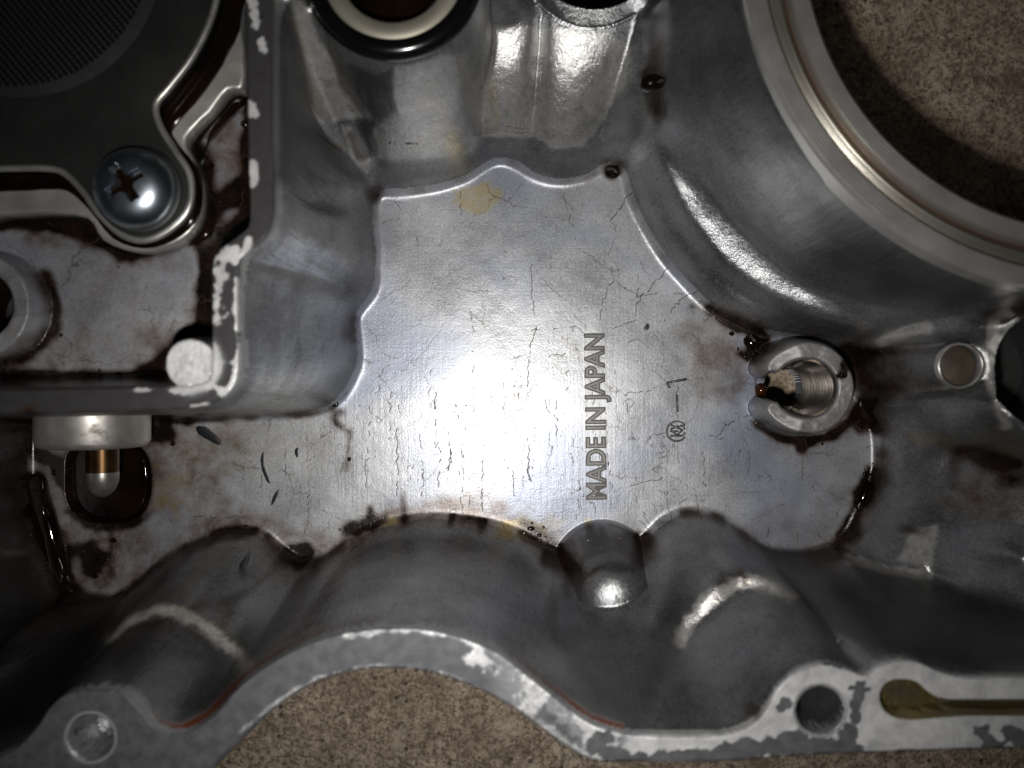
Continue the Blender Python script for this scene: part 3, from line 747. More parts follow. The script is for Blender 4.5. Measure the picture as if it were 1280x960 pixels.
# --- ground
mc, nt, b = new_mat('stained_concrete'); v = coords(nt)
n1 = noise(nt, 60, 6, 0.65, v); n2 = noise(nt, 650, 5, 0.7, v); n3 = noise(nt, 1500, 3, 0.6, v)
c = ramp(nt, n2, [(0.30, (0.17, 0.122, 0.085)), (0.45, (0.40, 0.31, 0.23)), (0.60, (0.56, 0.455, 0.35)), (0.76, (0.70, 0.60, 0.49))])
c = mixc(nt, ramp(nt, n1, [(0.4, 0.0), (0.7, 0.55)]), c, (0.20, 0.145, 0.10, 1))
vor = node(nt, 'ShaderNodeTexVoronoi'); vor.inputs['Scale'].default_value = 520; nt.links.new(v, vor.inputs['Vector'])
keep = node(nt, 'ShaderNodeSeparateColor'); nt.links.new(vor.outputs['Color'], keep.inputs[0])
dk = math_(nt, 'MULTIPLY', ramp(nt, vor.outputs['Distance'], [(0.16, 1.0), (0.26, 0.0)]), math_(nt, 'GREATER_THAN', keep.outputs[0], 0.72))
c = mixc(nt, dk, c, mixc(nt, keep.outputs[1], (0.035, 0.028, 0.022, 1), (0.10, 0.085, 0.07, 1)))
bl = math_(nt, 'MULTIPLY', ramp(nt, vor.outputs['Distance'], [(0.12, 1.0), (0.2, 0.0)]), math_(nt, 'LESS_THAN', keep.outputs[0], 0.07))
c = mixc(nt, bl, c, (0.17, 0.2, 0.22, 1))
n4 = noise(nt, 2400, 4, 0.75, v)
c = mixc(nt, ramp(nt, n3, [(0.38, 0.8), (0.55, 0.0)]), c, (0.09, 0.062, 0.042, 1))
c = mixc(nt, ramp(nt, n4, [(0.34, 0.7), (0.45, 0.0)]), c, (0.06, 0.043, 0.03, 1))
n5 = noise(nt, 170, 6, 0.7, v, 0.5)
c = mixc(nt, ramp(nt, n5, [(0.34, 0.75), (0.50, 0.0)]), c, (0.13, 0.092, 0.062, 1))
c = mixc(nt, ramp(nt, n5, [(0.55, 0.0), (0.72, 0.55)]), c, (0.58, 0.49, 0.39, 1))
nt.links.new(c, b.inputs['Base Color']); b.inputs['Roughness'].default_value = 0.8
p = bump(nt, b, n2, 0.7, 0.0005); bump(nt, b, n3, 0.5, 0.0002, p)
bm = bmesh.new(); bmesh.ops.create_grid(bm, x_segments=150, y_segments=120, size=1)
r_ = random.Random(3)
for v_ in bm.verts:
    v_.co.x *= 170; v_.co.y *= 140; v_.co.z = -17.0+r_.uniform(-0.12, 0.12)
tag(link('concrete_floor', mesh_bm(bm), mc), 'brown pitted concrete floor with dark grit, seen through the openings of the casting', kind='structure')

# --- the casting
casting = empty('engine_casting', (0,0,0), label='oil stained cast aluminium engine cover with a flat crazed panel reading MADE IN JAPAN', cat='engine part')

gy, gx = np.gradient(H, G)
nrm = np.dstack([-gx, -gy, np.ones_like(H)]); nrm /= np.linalg.norm(nrm, axis=2, keepdims=True)
lab = np.full((NY, NX), 1)                          # 1 side wall
lab[(H > 39.2) & (d_fl < 0.6)] = 3                  # bottom flange
lab[(H > 38.5) & (d_rim < 0.6)] = 4                 # compartment rim
lab[(d_comp < 0.0) & (H < 38.5)] = 5                # compartment floor
lab[(d_floor < 0.4) & (H < 1.2)] = 0                # panel
lab[((np.minimum(d_b1, d_b2) < 0.4) & (YY > 30))] = 6
lab[(rad < 8.1) & (H > 0.35)] = 7                   # horned boss
lab[(dd < 5.2) & (H > 14.2)] = 8                      # ejector post
lab[d_post < 1.0] = 9
lab[(d_ring < 6.5) & (d_ring > -2) & (H > 9)] = 10
NAMES = {0:('panel_floor', M_floor), 1:('side_wall', M_wall), 3:('gasket_flange', M_dark), 4:('compartment_rim', M_dark), 5:('compartment_floor', M_floor),
         6:('tube_boss', M_wall), 7:('threaded_boss', M_boss), 8:('round_post', M_wall), 9:('capped_post', M_wall), 10:('seal_housing_wall', M_wall)}
lab[(lab == 6) & (H < np.where(d_b1 < 0.4, ZA, ZB)-1)] = 1
cellcut = cut[:-1,:-1] | cut[1:,1:] | (H[:-1,:-1] < -7.4) & (H[1:,1:] < -7.4) & (H[1:,:-1] < -7.4)
idx = np.arange(NY*NX).reshape(NY, NX)
quads = np.stack([idx[:-1,:-1], idx[:-1,1:], idx[1:,1:], idx[1:,:-1]], -1)
celllab = lab[:-1,:-1]
co_all = np.stack([XX.ravel(), YY.ravel(), H.ravel()], 1)*S
nr_all = nrm.reshape(-1, 3)
oil = blur(oil, 0.42)
ATT = dict(pale=pale, shade_grime=shade_grime, oil=oil, stain=stain, worn=worn, resid=resid, crack=crack, rust=rust, film=film)
for k, (nm, mat) in NAMES.items():
    q = quads[(celllab == k) & ~cellcut]
    if not len(q): continue
    used = np.unique(q); remap = np.zeros(NY*NX, np.int32); remap[used] = np.arange(len(used)); q = remap[q]
    me = bpy.data.meshes.new(nm)
    me.vertices.add(len(used)); me.vertices.foreach_set('co', co_all[used].astype(np.float32).ravel())
    me.loops.add(q.size); me.loops.foreach_set('vertex_index', q.ravel().astype(np.int32))
    me.polygons.add(len(q)); me.polygons.foreach_set('loop_start', np.arange(0, q.size, 4, dtype=np.int32))
    me.update(calc_edges=True)
    me.shade_smooth()
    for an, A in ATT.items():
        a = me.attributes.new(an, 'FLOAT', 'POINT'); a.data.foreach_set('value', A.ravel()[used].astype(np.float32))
    me.normals_split_custom_set_from_vertices(nr_all[used].astype(np.float32))
    link(nm, me, mat, casting)

# machined seal ring round the big bore (lathe)
m_ring, nt, b = new_mat('machined_ring'); v = coords(nt)
g = node(nt, 'ShaderNodeTexCoord'); sx = node(nt, 'ShaderNodeSeparateXYZ'); nt.links.new(g.outputs['Object'], sx.inputs[0])
rr = math_(nt, 'SQRT', math_(nt, 'ADD', math_(nt, 'POWER', sx.outputs[0], 2), math_(nt, 'POWER', sx.outputs[1], 2)))
rr = math_(nt, 'MULTIPLY', rr, 1000)
def band(nt, x, a, b_, soft=0.25):
    n1 = node(nt, 'ShaderNodeMapRange'); n1.inputs[1].default_value = a-soft; n1.inputs[2].default_value = a+soft; nt.links.new(x, n1.inputs[0])
    n2 = node(nt, 'ShaderNodeMapRange'); n2.inputs[1].default_value = b_-soft; n2.inputs[2].default_value = b_+soft; nt.links.new(x, n2.inputs[0])
    return math_(nt, 'SUBTRACT', n1.outputs[0], n2.outputs[0])
ln = node(nt, 'ShaderNodeTexWave', wave_type='RINGS', rings_direction='Z'); ln.inputs['Scale'].default_value = 800; ln.inputs['Distortion'].default_value = 0.6; nt.links.new(g.outputs['Object'], ln.inputs[0])
nz = noise(nt, 160, 5, 0.65, v)
wobr = math_(nt, 'ADD', rr, math_(nt, 'MULTIPLY', math_(nt, 'SUBTRACT', nz, 0.5), 0.5))
base = mixc(nt, ramp(nt, nz, [(0.3, 0.0), (0.7, 1.0)]), (0.42, 0.41, 0.385, 1), (0.56, 0.55, 0.52, 1))
base = mixc(nt, math_(nt, 'MULTIPLY', band(nt, rr, 36.6, 38.9), 0.75), base, (0.22, 0.20, 0.16, 1))
base = mixc(nt, math_(nt, 'MULTIPLY', band(nt, wobr, 36.25, 36.85, 0.25), 0.92), base, (0.11, 0.050, 0.018, 1))
base = mixc(nt, math_(nt, 'MULTIPLY', band(nt, wobr, 38.75, 39.05, 0.12), 0.8), base, (0.10, 0.06, 0.03, 1))
nt.links.new(base, b.inputs['Base Color']); b.inputs['Metallic'].default_value = 0.75
nt.links.new(mixf(nt, nz, 0.24, 0.40), b.inputs['Roughness'])
bump(nt, b, ln.outputs['Fac'], 0.6, 0.00005)
ring_prof = [(R_OUT+0.05, -3.0), (R_OUT, -0.45), (R_OUT-0.35, 0.0), (39.1, 0.0), (38.8, -0.35)]+[(38.7-0.125*k_, -0.42-0.03*k_-(0.09 if k_ % 2 else 0)) for k_ in range(12)]+[(37.2, -0.9), (36.9, -1.6), (36.3, -1.6), (36.1, -0.6), (35.9, -0.35), (34.25, -0.3), (R_IN, -0.7), (R_IN, -6), (34.6, -6.4), (34.6, -57), (41, -57)]  # deep skirt at the end added to keep bounced light off the ground
bm = lathe(ring_prof, (0, 0, 0), 360); me = mesh_bm(bm); finish_flat(me, 28)
o = link('seal_ring', me, m_ring, casting, loc=Vector((RC[0], RC[1], 40.0))*S)
o['label'] = 'machined bright ring with a rust brown groove'

# threads of the tapped hole: real turns
m_thr = simple('oily_steel_thread', (0.24, 0.21, 0.18), 0.24, 0.95, 500, 0.2, dirt=(0.03, 0.02, 0.012), dscale=300, dth=(0.60, 0.8))
tp = []
nth = 10; z = 8.0
tp.append((4.35, 8.45)); tp.append((4.05, 8.1))
for i in range(nth):
    tp += [(4.12, z-0.25), (3.5, z-0.62), (3.5, z-0.75), (4.12, z-1.12)]; z -= 1.2
bm = lathe(tp, (TC[0], TC[1], 0), 96, -128, 128); me = mesh_bm(bm); finish_flat(me, 20); link('screw_thread', me, m_thr, casting)

# raised lettering with grime caught round its edges
m_let = simple('raised_letter_metal', (0.10, 0.095, 0.09), 0.42, 0.45, 900, 0.25)
m_grime = simple('edge_grime', (0.020, 0.013, 0.009), 0.45, 0.0, 900, 0.5)
def text_mesh(txt, size, off, ext, bev, sp=1.0):
    cu = bpy.data.curves.new('t', 'FONT'); cu.body = txt; cu.size = size; cu.offset = off; cu.extrude = ext; cu.bevel_depth = bev; cu.bevel_resolution = 1; cu.space_character = sp
    ob = bpy.data.objects.new('t', cu); col.objects.link(ob)
    bpy.context.view_layer.update()
    me = bpy.data.meshes.new_from_object(ob.evaluated_get(bpy.context.evaluated_depsgraph_get()))
    bpy.data.objects.remove(ob); bpy.data.curves.remove(cu)
    return me
def floor_z(x, y):
    return H[min(NY-1, max(0, int((y-Y0)/G))), min(NX-1, max(0, int((x-X0)/G)))]
def put_text(name, txt, start_px, end_px, capmm, off, ext, bev, mat, dz, label=None):
    me = text_mesh(txt, 1.0, 0, 0, 0)
    n = len(me.vertices); a = np.empty(n*3, np.float32); me.vertices.foreach_get('co', a); a = a.reshape(-1, 3)
    w0, w1 = a[:,0].min(), a[:,0].max(); h1 = a[:,1].max(); bpy.data.meshes.remove(me)
    p0 = np.array(U(*start_px, 0)); p1 = np.array(U(*end_px, 0)); Lg = np.linalg.norm(p1-p0)
    sx = Lg/(w1-w0); sy = capmm/h1
    me = text_mesh(txt, 1.0, off/sx, ext/sx, bev/sx)
    n = len(me.vertices); a = np.empty(n*3, np.float32); me.vertices.foreach_get('co', a); a = a.reshape(-1, 3).astype(float)
    u = (p1-p0)/Lg; vv = np.array([-u[1], u[0], 0])
    q = p0+np.outer((a[:,0]-w0)*sx, u)+np.outer(a[:,1]*sy, vv)
    q[:,2] = a[:,2]*sx+dz+np.array([floor_z(x, y) for x, y in q[:,:2]])
    me.vertices.foreach_set('co', (q*S).astype(np.float32).ravel()); me.update(); me.name = name
    o = link(name, me, mat, casting)
    if label: o['label'] = label
    return o
put_text('lettering', 'MADE IN JAPAN', (757,623), (754,418), 2.95, -0.03, 0.16, 0.03, m_let, 0.0, 'raised letters reading MADE IN JAPAN')
put_text('lettering_grime', 'MADE IN JAPAN', (757,623), (754,418), 2.95, 0.20, 0.05, 0.0, m_grime, 0.0)
def tube(pts, r, seg=8, closed=False, cap=True):
    """round bar through 3-D points in mm; r may be a list"""
    P = [Vector(p) for p in pts]; n = len(P); bm = bmesh.new(); rows = []
    for i, p in enumerate(P):
        a = P[i-1] if (i > 0 or closed) else P[i]; b_ = P[(i+1) % n] if (i < n-1 or closed) else P[i]
        t = (b_-a).normalized() if (b_-a).length > 1e-9 else Vector((1,0,0))
        up = Vector((0,0,1)) if abs(t.z) < 0.9 else Vector((1,0,0))
        s_ = t.cross(up).normalized(); u_ = s_.cross(t)
        rr_ = r[i] if isinstance(r, (list, tuple)) else r
        rows.append([bm.verts.new(p+(s_*math.cos(2*math.pi*k/seg)+u_*math.sin(2*math.pi*k/seg))*rr_) for k in range(seg)])
    for i in range(n if closed else n-1):
        A, B = rows[i], rows[(i+1) % n]
        for k in range(seg): bm.faces.new((A[k], A[(k+1) % seg], B[(k+1) % seg], B[k]))
    if cap and not closed:
        bm.faces.new(rows[0][::-1]); bm.faces.new(rows[-1])
    return bm
def join_bms(lst):
    out = bmesh.new()
    for x in lst:
        me = bpy.data.meshes.new('t'); x.to_mesh(me); x.free(); out.from_mesh(me); bpy.data.meshes.remove(me)
    return out
# round emblem: an open ring with K and A strokes inside, and the dash over it
EC = np.array(U(846, 539, 0)[:2]); er = 1.62
def em(a, b_): return (EC[0]+a, EC[1]+b_, floor_z(*EC)+0.05)
def emblem(rt, dz):
    L_ = [tube([em(er*math.cos(math.radians(t)), er*math.sin(math.radians(t))) for t in range(35, 326, 10)], rt)]
    for s_ in (((-1.05,-0.75),(0.9,-0.75)),((-1.05,0.0),(0.2,0.0)),((0.2,-0.75),(-1.0,0.15)),((0.1,-0.6),(1.0,0.25)),((-1.0,0.35),(0.95,0.95)),((-1.0,1.05),(0.95,0.2)),((0.1,0.35),(0.1,0.95)),((1.0,-0.75),(1.35,-0.2)),((1.0,0.9),(1.35,0.3))):
        L_.append(tube([em(*s_[0]), em(*s_[1])], rt))
    bm = join_bms(L_)
    for v_ in bm.verts: v_.co.z = floor_z(*EC)+(v_.co.z-floor_z(*EC)-0.05)*0.8+dz
    return mesh_bm(bm)
link('maker_emblem', emblem(0.11, 0.10), m_let, casting)['label'] = 'round monogram cast in the panel'
link('emblem_grime', emblem(0.24, -0.14), m_grime, casting)
def dash(rt, dz):
    a = U(847,515,0); b_ = U(846,493,0); z_ = floor_z(a[0], a[1]+1)
    return mesh_bm(tube([(a[0],a[1],z_+dz),(b_[0],b_[1],z_+dz)], rt))
def one_mark(rt, dz):
    P = [U(*p, 0) for p in ((833,478.5),(858,474)) ]; Q = [U(*p, 0) for p in ((834,478.5),(837,485))]
    return mesh_bm(join_bms([tube([(p[0], p[1], floor_z(p[0], p[1])+dz) for p in X_], rt) for X_ in (P, Q)]))
link('number_mark', one_mark(0.17, 0.05), m_let, casting); link('number_grime', one_mark(0.36, -0.27), m_grime, casting)
link('dash_mark', dash(0.16, 0.05), m_let, casting); link('dash_grime', dash(0.32, -0.25), m_grime, casting)

# the capped end of the post is a dirty flat disc
m_cap = simple('dirty_cap', (0.045, 0.033, 0.022), 0.6, 0.1, 300, 0.5, dirt=(0.04, 0.03, 0.02), dscale=260)
pc = U(1200,457,29)
me = mesh_bm(lathe([(0, 0.0), (2.3, 0.0), (2.62, -0.25)], (pc[0], pc[1], 28.3), 48)); link('post_cap', me, m_cap, casting)
me = mesh_bm(lathe([(2.62, -0.4), (2.66, 0.28), (2.82, 0.30), (2.95, -0.5)], (pc[0], pc[1], 28.95), 64)); link('post_lip', me, simple('bright_lip', (0.5, 0.49, 0.46), 0.3, 0.8), casting)
# near-black cups added inside the far bore, compartment bore and second boss
fc = U(1324,460,29)
m_blk = simple('near_black_bore', (0.006, 0.0055, 0.005), 0.8, 0.0, 300, 0.4)
link('bore_bottom', mesh_bm(lathe([(0, 0), (8.1, 0), (8.2, 6), (8.25, 16)], (fc[0], fc[1], 11), 96)), m_blk, casting)
fc = U(-6,385,27); link('bore_bottom', mesh_bm(lathe([(0, 0), (4.2, 0), (4.25, 10)], (fc[0], fc[1], 19), 64)), m_blk, casting)
fc = U(743,-69,ZB); link('bore_bottom', mesh_bm(lathe([(0, 0), (8.7, 0), (8.8, 11)], (fc[0], fc[1], 5), 64)), m_blk, casting)

# --- pump compartment: two plates, strainer mesh, screw
M_plate_lo = simple('pump_plate_metal', (0.42, 0.41, 0.38), 0.42, 0.7, 160, 0.25, dirt=(0.06, 0.04, 0.025), dscale=180, dth=(0.62, 0.8))
M_plate_up = simple('strainer_cover_metal', (0.009, 0.0085, 0.008), 0.5, 0.1, 160, 0.3)
M_oil, nt, b = new_mat('used_engine_oil'); v = coords(nt)
nt.links.new(mixc(nt, ramp(nt, noise(nt, 150, 3, 0.5, v), [(0.4, 0.0), (0.7, 1.0)]), (0.003, 0.002, 0.0015, 1), (0.009, 0.0045, 0.002, 1)), b.inputs['Base Color'])
b.inputs['Roughness'].default_value = 0.06; b.inputs['IOR'].default_value = 1.40
bump(nt, b, noise(nt, 260, 2, 0.5, v), 0.25, 0.0003)
lower = empty('pump_plate', (-50, 30, 29), label='grey lower pump plate showing as a pale strip beneath the strainer cover', cat='plate')
LOW = [(300,-200),(300,10),(304,60),(303,108),(284,112),(262,140),(232,172),(240,200),(252,240),(244,282),(214,306),(168,314),(128,300),(108,272),(56,266),(0,268),(-250,272),(-250,-200)]
link('plate', mesh_bm(prism(world(LOW, 30.5, 3), 27.2, 30.5, 0.5)), M_plate_lo, lower)
upper = empty('strainer_cover', (-50, 35, 33), label='dark oily stamped strainer cover with a bright rolled edge in the corner compartment', cat='cover')
UP = [(275,-200),(274,-40),(264,20),(240,70),(212,107),(194,131),(201,160),(220,190),(236,216),(239,244),(231,268),(208,289),(180,300),(152,293),(124,268),(104,240),(80,216),(56,210),(0,210),(-250,212),(-250,-200)]
wu = world(UP, 33.5, 4)
link('cover_plate', mesh_bm(prism(wu, 31.2, 33.5, 0.45)), M_plate_up, upper)
link('rolled_edge', mesh_bm(tube([(p[0], p[1], 33.35) for p in wu], 0.42, 10, closed=True)), simple('bare_edge', (0.46, 0.45, 0.42), 0.35, 0.8, 200, 0.3), upper)
m_oilpad = M_oil
link('oil_layer', mesh_bm(prism(world([(300,-200),(301,5),(285,62),(255,112),(222,152),(214,170),(244,208),(250,244),(242,276),(214,300),(178,310),(140,298),(110,262),(82,238),(50,236),(0,238),(-250,240),(-250,-200)], 31.2, 3), 30.3, 31.2, 0.4)), M_oil, upper)
# mesh screen: raised dome of woven wire
m_mesh, nt, b = new_mat('woven_strainer_wire')
b.inputs['Base Color'].default_value = (0.004, 0.0045, 0.006, 1); b.inputs['Metallic'].default_value = 0.3; b.inputs['Specular IOR Level'].default_value = 0.2; b.inputs['Roughness'].default_value = 0.5
msh = []
sc0 = U(20,-60,34.5); sr = 17.0
scr = mesh_bm(lathe([(0, 0.2), (sr*0.6, 0.1), (sr*0.93, -0.1), (sr, -0.9)], (sc0[0], sc0[1], 34.4), 96)); link('screen_backing', scr, simple('screen_backing', (0.004, 0.004, 0.005), 0.8, 0.0), upper)
wires = []
for k in range(-24, 25):
    for dr in (0, 1):
        off = k*0.68; hw = math.sqrt(max(sr*sr*0.9-off*off, 0))
        if hw < 1: continue
        a = math.radians(40+90*dr); ca, sa = math.cos(a), math.sin(a); pts = []
        for t in np.linspace(-hw, hw, 13):
            pts.append((sc0[0]+t*ca-off*sa, sc0[1]+t*sa+off*ca, 34.75+0.05*dr))
        wires.append(tube(pts, 0.12, 4, cap=False))
o = link('woven_mesh', mesh_bm(join_bms(wires)), m_mesh, upper); o['kind'] = 'stuff'

# cross recess pan head screw
def screw(cpx, cpy, zbase, r):
    x, y, _ = U(cpx, cpy, zbase+2.5); root = empty('pan_head_screw', (x, y, zbase), label='chrome cross recess pan head screw clamping the dark strainer cover', cat='screw')
    m_scr = simple('zinc_plated_steel', (0.56, 0.63, 0.70), 0.30, 1.0, 300, 0.12, 0.00001, 0.2)
    # head with a cut cross: lathe on a polar grid, recess as depth
    bm = bmesh.new(); NR, NA = 90, 240; rows = []
    for i in range(NR+1):
        t = i/NR; rr_ = r*math.sin(t*math.pi/2)**0.9 if t > 0 else 0; row = []
        for j in range(NA):
            a = 2*math.pi*j/NA; px_, py_ = rr_*math.cos(a), rr_*math.sin(a)
            q_ = rr_/r; hgt = 3.3*(max(0, 1-q_**3.0))**0.5+0.35
            th = math.radians(33); u_ = px_*math.cos(th)+py_*math.sin(th); v2 = -px_*math.sin(th)+py_*math.cos(th)
            arm = min(max(abs(u_)-2.35, abs(v2)-0.62), max(abs(v2)-2.35, abs(u_)-0.62))
            arm = min(arm, math.hypot(px_, py_)-1.15)
            dep = min(2.1, max(0, -(arm))*4.5); dep = min(dep, 2.1*(1-0.42*max(0, (math.hypot(px_,py_)-0.8)/1.6)))
            row.append(bm.verts.new((x+px_, y+py_, zbase+hgt-max(0, dep))))
        rows.append(row)
    for i in range(NR):
        for j in range(NA):
            a_, b2, c2, d2 = rows[i][j], rows[i][(j+1) % NA], rows[i+1][(j+1) % NA], rows[i+1][j]
            bm.faces.new((a_, d2, c2, b2))
    low = [bm.verts.new((v_.co.x, v_.co.y, zbase-0.1)) for v_ in rows[-1]]
    for j in range(NA): bm.faces.new((rows[-1][j], low[j], low[(j+1) % NA], rows[-1][(j+1) % NA]))
    bmesh.ops.remove_doubles(bm, verts=bm.verts, dist=1e-4); bmesh.ops.recalc_face_normals(bm, faces=bm.faces)
    me = mesh_bm(bm); finish_flat(me, 40); link('screw_head', me, m_scr, root)
    th = math.radians(33); cr = [(2.2,.5),(.95,.5),(.5,.95),(.5,2.2),(-.5,2.2),(-.5,.95),(-.95,.5),(-2.2,.5),(-2.2,-.5),(-.95,-.5),(-.5,-.95),(-.5,-2.2),(.5,-2.2),(.5,-.95),(.95,-.5),(2.2,-.5)]
    cr = [(x+a_*math.cos(th)-b_*math.sin(th), y+a_*math.sin(th)+b_*math.cos(th)) for a_, b_ in cr]
    link('recess_black_fill', mesh_bm(prism(cr, zbase+1.0, zbase+2.75, 0.12)), M_oil, root)  # black fill added so the recess reads dark
    link('washer_face', mesh_bm(lathe([(r*0.8, 0), (r*1.06, 0), (r*1.1, -0.15), (r*1.1, -0.5)], (x, y, zbase+0.2), 72)), M_plate_up, root)
    return root
screw(160, 231, 33.6, 4.85)

# --- o-ring and sleeve on the tube boss
ox, oy, _ = U(B1[0], B1[1], ZA+.5)
oring = link('rubber_o_ring', mesh_bm(lathe([(KA*(100.5+14.5*math.cos(a)), 1.35*math.sin(a)) for a in np.linspace(0, 2*math.pi, 25)], (0,0,0), 120)), simple('black_rubber_oily', (0.003, 0.003, 0.003), 0.16, 0.0, 200, 0.2), loc=Vector((ox, oy, ZA+.5))*S)
tag(oring, 'thick black rubber O-ring seated round the pale sleeve at the top edge', 'o-ring')
m_sl = simple('sleeve_metal', (0.25, 0.235, 0.19), 0.5, 0.55, 200, 0.1)
slv = link('tube_sleeve', mesh_bm(lathe([(8.3, -4), (8.3, 0.9), (8.15, 1.1), (6.45, 1.1), (6.25, 0.9), (6.25, -12), (0, -12)], (0,0,0), 120)), m_sl, loc=Vector((U(B1[0],B1[1],ZA+1.5)[0], U(B1[0],B1[1],ZA+1.5)[1], ZA+.6))*S)
tag(slv, 'pale metal tube sleeve standing inside the black rubber O-ring', 'tube')

b_oil = link('oil_fill', mesh_bm(lathe([(0, 0), (5.9, 0.0), (6.26, 0.3)], (0,0,0), 64)), M_oil, slv, loc=Vector((0, 0, -3.0))*S)
# --- relief valve: plug and pin at the left
root = empty('oil_pressure_plug', (-63, -7, 15), label='grey round plug with a brass banded ball pin hanging over the black oil well', cat='plug')
pc = (U(115,558,16)[0], -9.0, 15.5)
m_plug = simple('plug_metal', (0.40, 0.38, 0.35), 0.38, 0.75, 220, 0.25, dirt=(0.09, 0.055, 0.03), dscale=260, dth=(0.58, 0.75))
link('plug_body', mesh_bm(lathe([(0, 0), (6.6, 0.0), (7.2, 0.25), (7.5, 0.9), (7.55, 7.0)], pc, 96, axis='Y')), m_plug, root)
pz = pc[2]-3
link('brass_band', mesh_bm(lathe([(2.25, 0.2), (2.25, -4.2)], (pc[0]-0.3, pc[1], pz), 40, axis='Y')), simple('brass', (0.055, 0.028, 0.011), 0.35, 0.9), root)
link('ball_tip', mesh_bm(lathe([(2.3, -3.9)]+[(2.3*math.cos(a), -4.4-3.2*math.sin(a)) for a in np.linspace(0, math.pi/2, 10)], (pc[0]-0.3, pc[1], pz), 40, axis='Y')), simple('steel_tip', (0.26, 0.25, 0.23), 0.35, 0.8), root)

# --- oil pools, drips, flakes
def pool(name, pts, z, h, label, group=None, mat=None, n=4, cat='oil pool'):
    P = world(pts, z, n)[:, :2]
    # domed sheet: rings shrinking towards the centre
    c = P.mean(0); bm = bmesh.new(); rows = []
    for k, t in enumerate((1.0, 0.93, 0.8, 0.6, 0.35)):
        hh_ = h*(1-t**2.2)
        rows.append([bm.verts.new((c[0]+(p[0]-c[0])*t, c[1]+(p[1]-c[1])*t, z+hh_)) for p in P])
    ce = bm.verts.new((c[0], c[1], z+h)); m_ = len(P)
    for A, B in zip(rows[:-1], rows[1:]):
        for j in range(m_): bm.faces.new((A[j], A[(j+1) % m_], B[(j+1) % m_], B[j]))
    for j in range(m_): bm.faces.new((rows[-1][j], rows[-1][(j+1) % m_], ce))
    low = [bm.verts.new((p[0], p[1], z-1.0)) for p in P]
    for j in range(m_): bm.faces.new((low[j], low[(j+1) % m_], rows[0][(j+1) % m_], rows[0][j]))
    bmesh.ops.recalc_face_normals(bm, faces=bm.faces)
    return tag(link(name, mesh_bm(bm), mat or M_oil), label, cat, group=group)
pool('oil_pool', [(84,585),(90,568),(104,560),(158,559),(178,568),(184,590),(183,618),(175,636),(158,647),(120,648),(102,640),(87,622)], -1.6, 0.25, 'black oil filling the rounded well under the ball pin')
pool('oil_pool', [(36,600),(44,592),(54,600),(60,625),(70,655),(78,690),(80,720),(74,738),(64,720),(58,690),(46,655),(36,622)], 1.1, 0.9, 'glossy dark oil streak running down the left edge beside the well')
pool('oil_pool', [(64,735),(76,728),(90,736),(98,746),(86,752),(70,748)], 1.4, 0.6, 'small oil puddle below the dark streak at the lower left corner of the panel')
pool('oil_pool', [(1080,600),(1090,592),(1098,600),(1097,615),(1088,630),(1076,640),(1070,632),(1074,615)], 0.5, 0.7, 'dark oil clot on the right edge of the panel under the bright fillet')
pool('oil_pool', [(940,418),(952,424),(962,424),(950,432),(944,445),(938,440),(930,425)], 0.5, 0.6, 'black oil wedge caught between ring wall and the threaded boss')
pool('oil_pool', [(1072,505),(1080,500),(1092,520),(1094,535),(1084,536),(1070,528),(1060,530),(1066,518)], 0.6, 0.5, 'black oil in the corner right of the threaded boss')
m_amber = simple('amber_oil', (0.028, 0.009, 0.003), 0.08, 0.0, 300, 0.4)
pool('oil_drop', [(944,487),(948,480),(955,480),(959,487),(956,495),(948,496)], 0.2, 0.8, 'amber oil drop at the open mouth of the threaded boss', mat=m_amber, cat='oil drop')
pool('oil_pool', [(757,212),(764,208),(772,210),(775,218),(768,222),(759,220)], 0.5, 0.6, 'small dark oil bead in the upper corner of the panel', cat='oil bead')
pool('oil_pool', [(803,96),(818,92),(832,98),(828,108),(815,112),(803,108)], 26.5, 0.7, 'black oil bead high in the groove beside the seal housing wall', cat='oil bead')
# oil in the channels round the pump plates
pool('oil_pool', [(302,112),(308,108),(309,125),(296,140),(272,165),(254,190),(250,215),(244,200),(238,186),(252,160),(280,128)], 27.6, 0.8, 'black oil lying diagonally beside the pale plate strip and the compartment rim')
pool('oil_pool', [(250,260),(262,250),(268,270),(260,295),(240,305),(216,310),(190,318),(160,320),(130,308),(150,312),(190,308),(225,292)], 27.6, 0.7, 'black oil collar curving below the chrome screw')

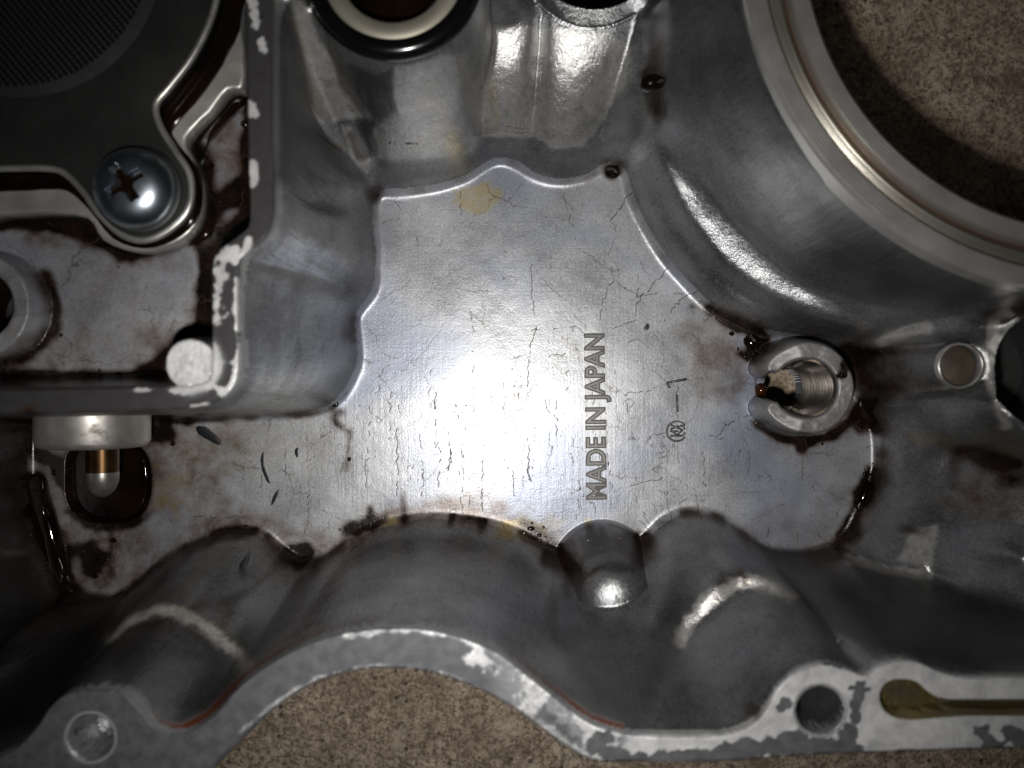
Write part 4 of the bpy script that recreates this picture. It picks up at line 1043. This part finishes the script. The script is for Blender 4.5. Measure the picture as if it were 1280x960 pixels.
m_flake = simple('black_flake', (0.012, 0.013, 0.016), 0.35, 0.2, 300, 0.3)
def flake(pts, z, label, th=0.18):
    bm = prism(world(pts, z, 2), z-0.1, z+th, 0.05, 2)
    return tag(link('black_flake', mesh_bm(bm), m_flake), label, 'flake', group='black flakes stuck to the casting')
fz = 0.15
flake([(246,534),(256,533),(266,541),(277,552),(274,556),(262,550),(250,543)], fz, 'curled glossy black flake, widest of the flakes, on the brown stained part of the panel', 0.5)
flake([(328,566),(330,566),(330,580),(336,598),(338,604),(334,602),(328,588),(326,575)], fz, 'long thin curved black sliver on the panel left of the crazing')
flake([(349,613),(344,626),(339,632),(341,622),(346,614)], fz, 'short black sliver just below the long curved one')
flake([(369,562),(373,560),(372,572),(369,568)], fz, 'tiny black chip to the right of the long curved sliver')
flake([(311,694),(309,706),(301,716),(300,706),(306,698)], 9.0, 'black leaf shaped flake on the curved wall below the panel', 0.4)
flake([(805,409),(810,404),(811,411),(805,413)], fz, 'small brown black chip on the bright panel near the N of the lettering')
# tiny beads of oil over the panel
beads = []
bmb = bmesh.new()
for i in range(110):
    x = random.gauss(560, 150); y = random.gauss(590, 60); 
    if random.random() < 0.25: x, y = random.uniform(50, 1080), random.uniform(500, 700)
    X_, Y_, _ = U(x, y, 0); i_ = int((X_-X0)/G); j_ = int((Y_-Y0)/G)
    if not (0 < i_ < NX and 0 < j_ < NY) or d_floor[j_, i_] > -0.3 or d_well[j_, i_] < 0.5: continue
    r0 = random.uniform(0.05, 0.13)
    bmesh.ops.create_icosphere(bmb, subdivisions=2, radius=r0, matrix=Matrix.Translation((X_, Y_, H[j_, i_]))@Matrix.Diagonal((1, 1, 0.6, 1)))
m_bead = simple('clear_oil_bead', (0.30, 0.24, 0.18), 0.05, 0.3, 300, 0.4)
tag(link('oil_specks', mesh_bm(bmb), m_bead), 'scatter of pinhead oil specks over the crazed middle of the panel', 'oil specks', kind='stuff')
# small domed drops of used oil round the sludge and in the pump compartment
bmb = bmesh.new(); n_ = 0
js, is_ = np.where((oil > 0.25) & (H < 37) & (PX > 5) & (PX < 1275) & (PY > 5) & (PY < 955) & (gx**2+gy**2 < 1.5))
while n_ < 150 and len(js):
    k_ = random.randrange(len(js)); j_, i_ = js[k_], is_[k_]
    r0 = random.choice((0.14, 0.18, 0.22, 0.3, 0.42))
    bmesh.ops.create_icosphere(bmb, subdivisions=2, radius=r0, matrix=Matrix.Translation((xs[i_]+random.uniform(-.5, .5), ys[j_]+random.uniform(-.5, .5), H[j_, i_]-0.02))@Matrix.Diagonal((random.uniform(.8, 1.6), random.uniform(.8, 1.4), 0.55, 1))); n_ += 1
tag(link('oil_droplets', mesh_bm(bmb), M_oil), 'scattered glossy black droplets of used oil clinging beside the sludge patches', 'oil droplets', kind='stuff')
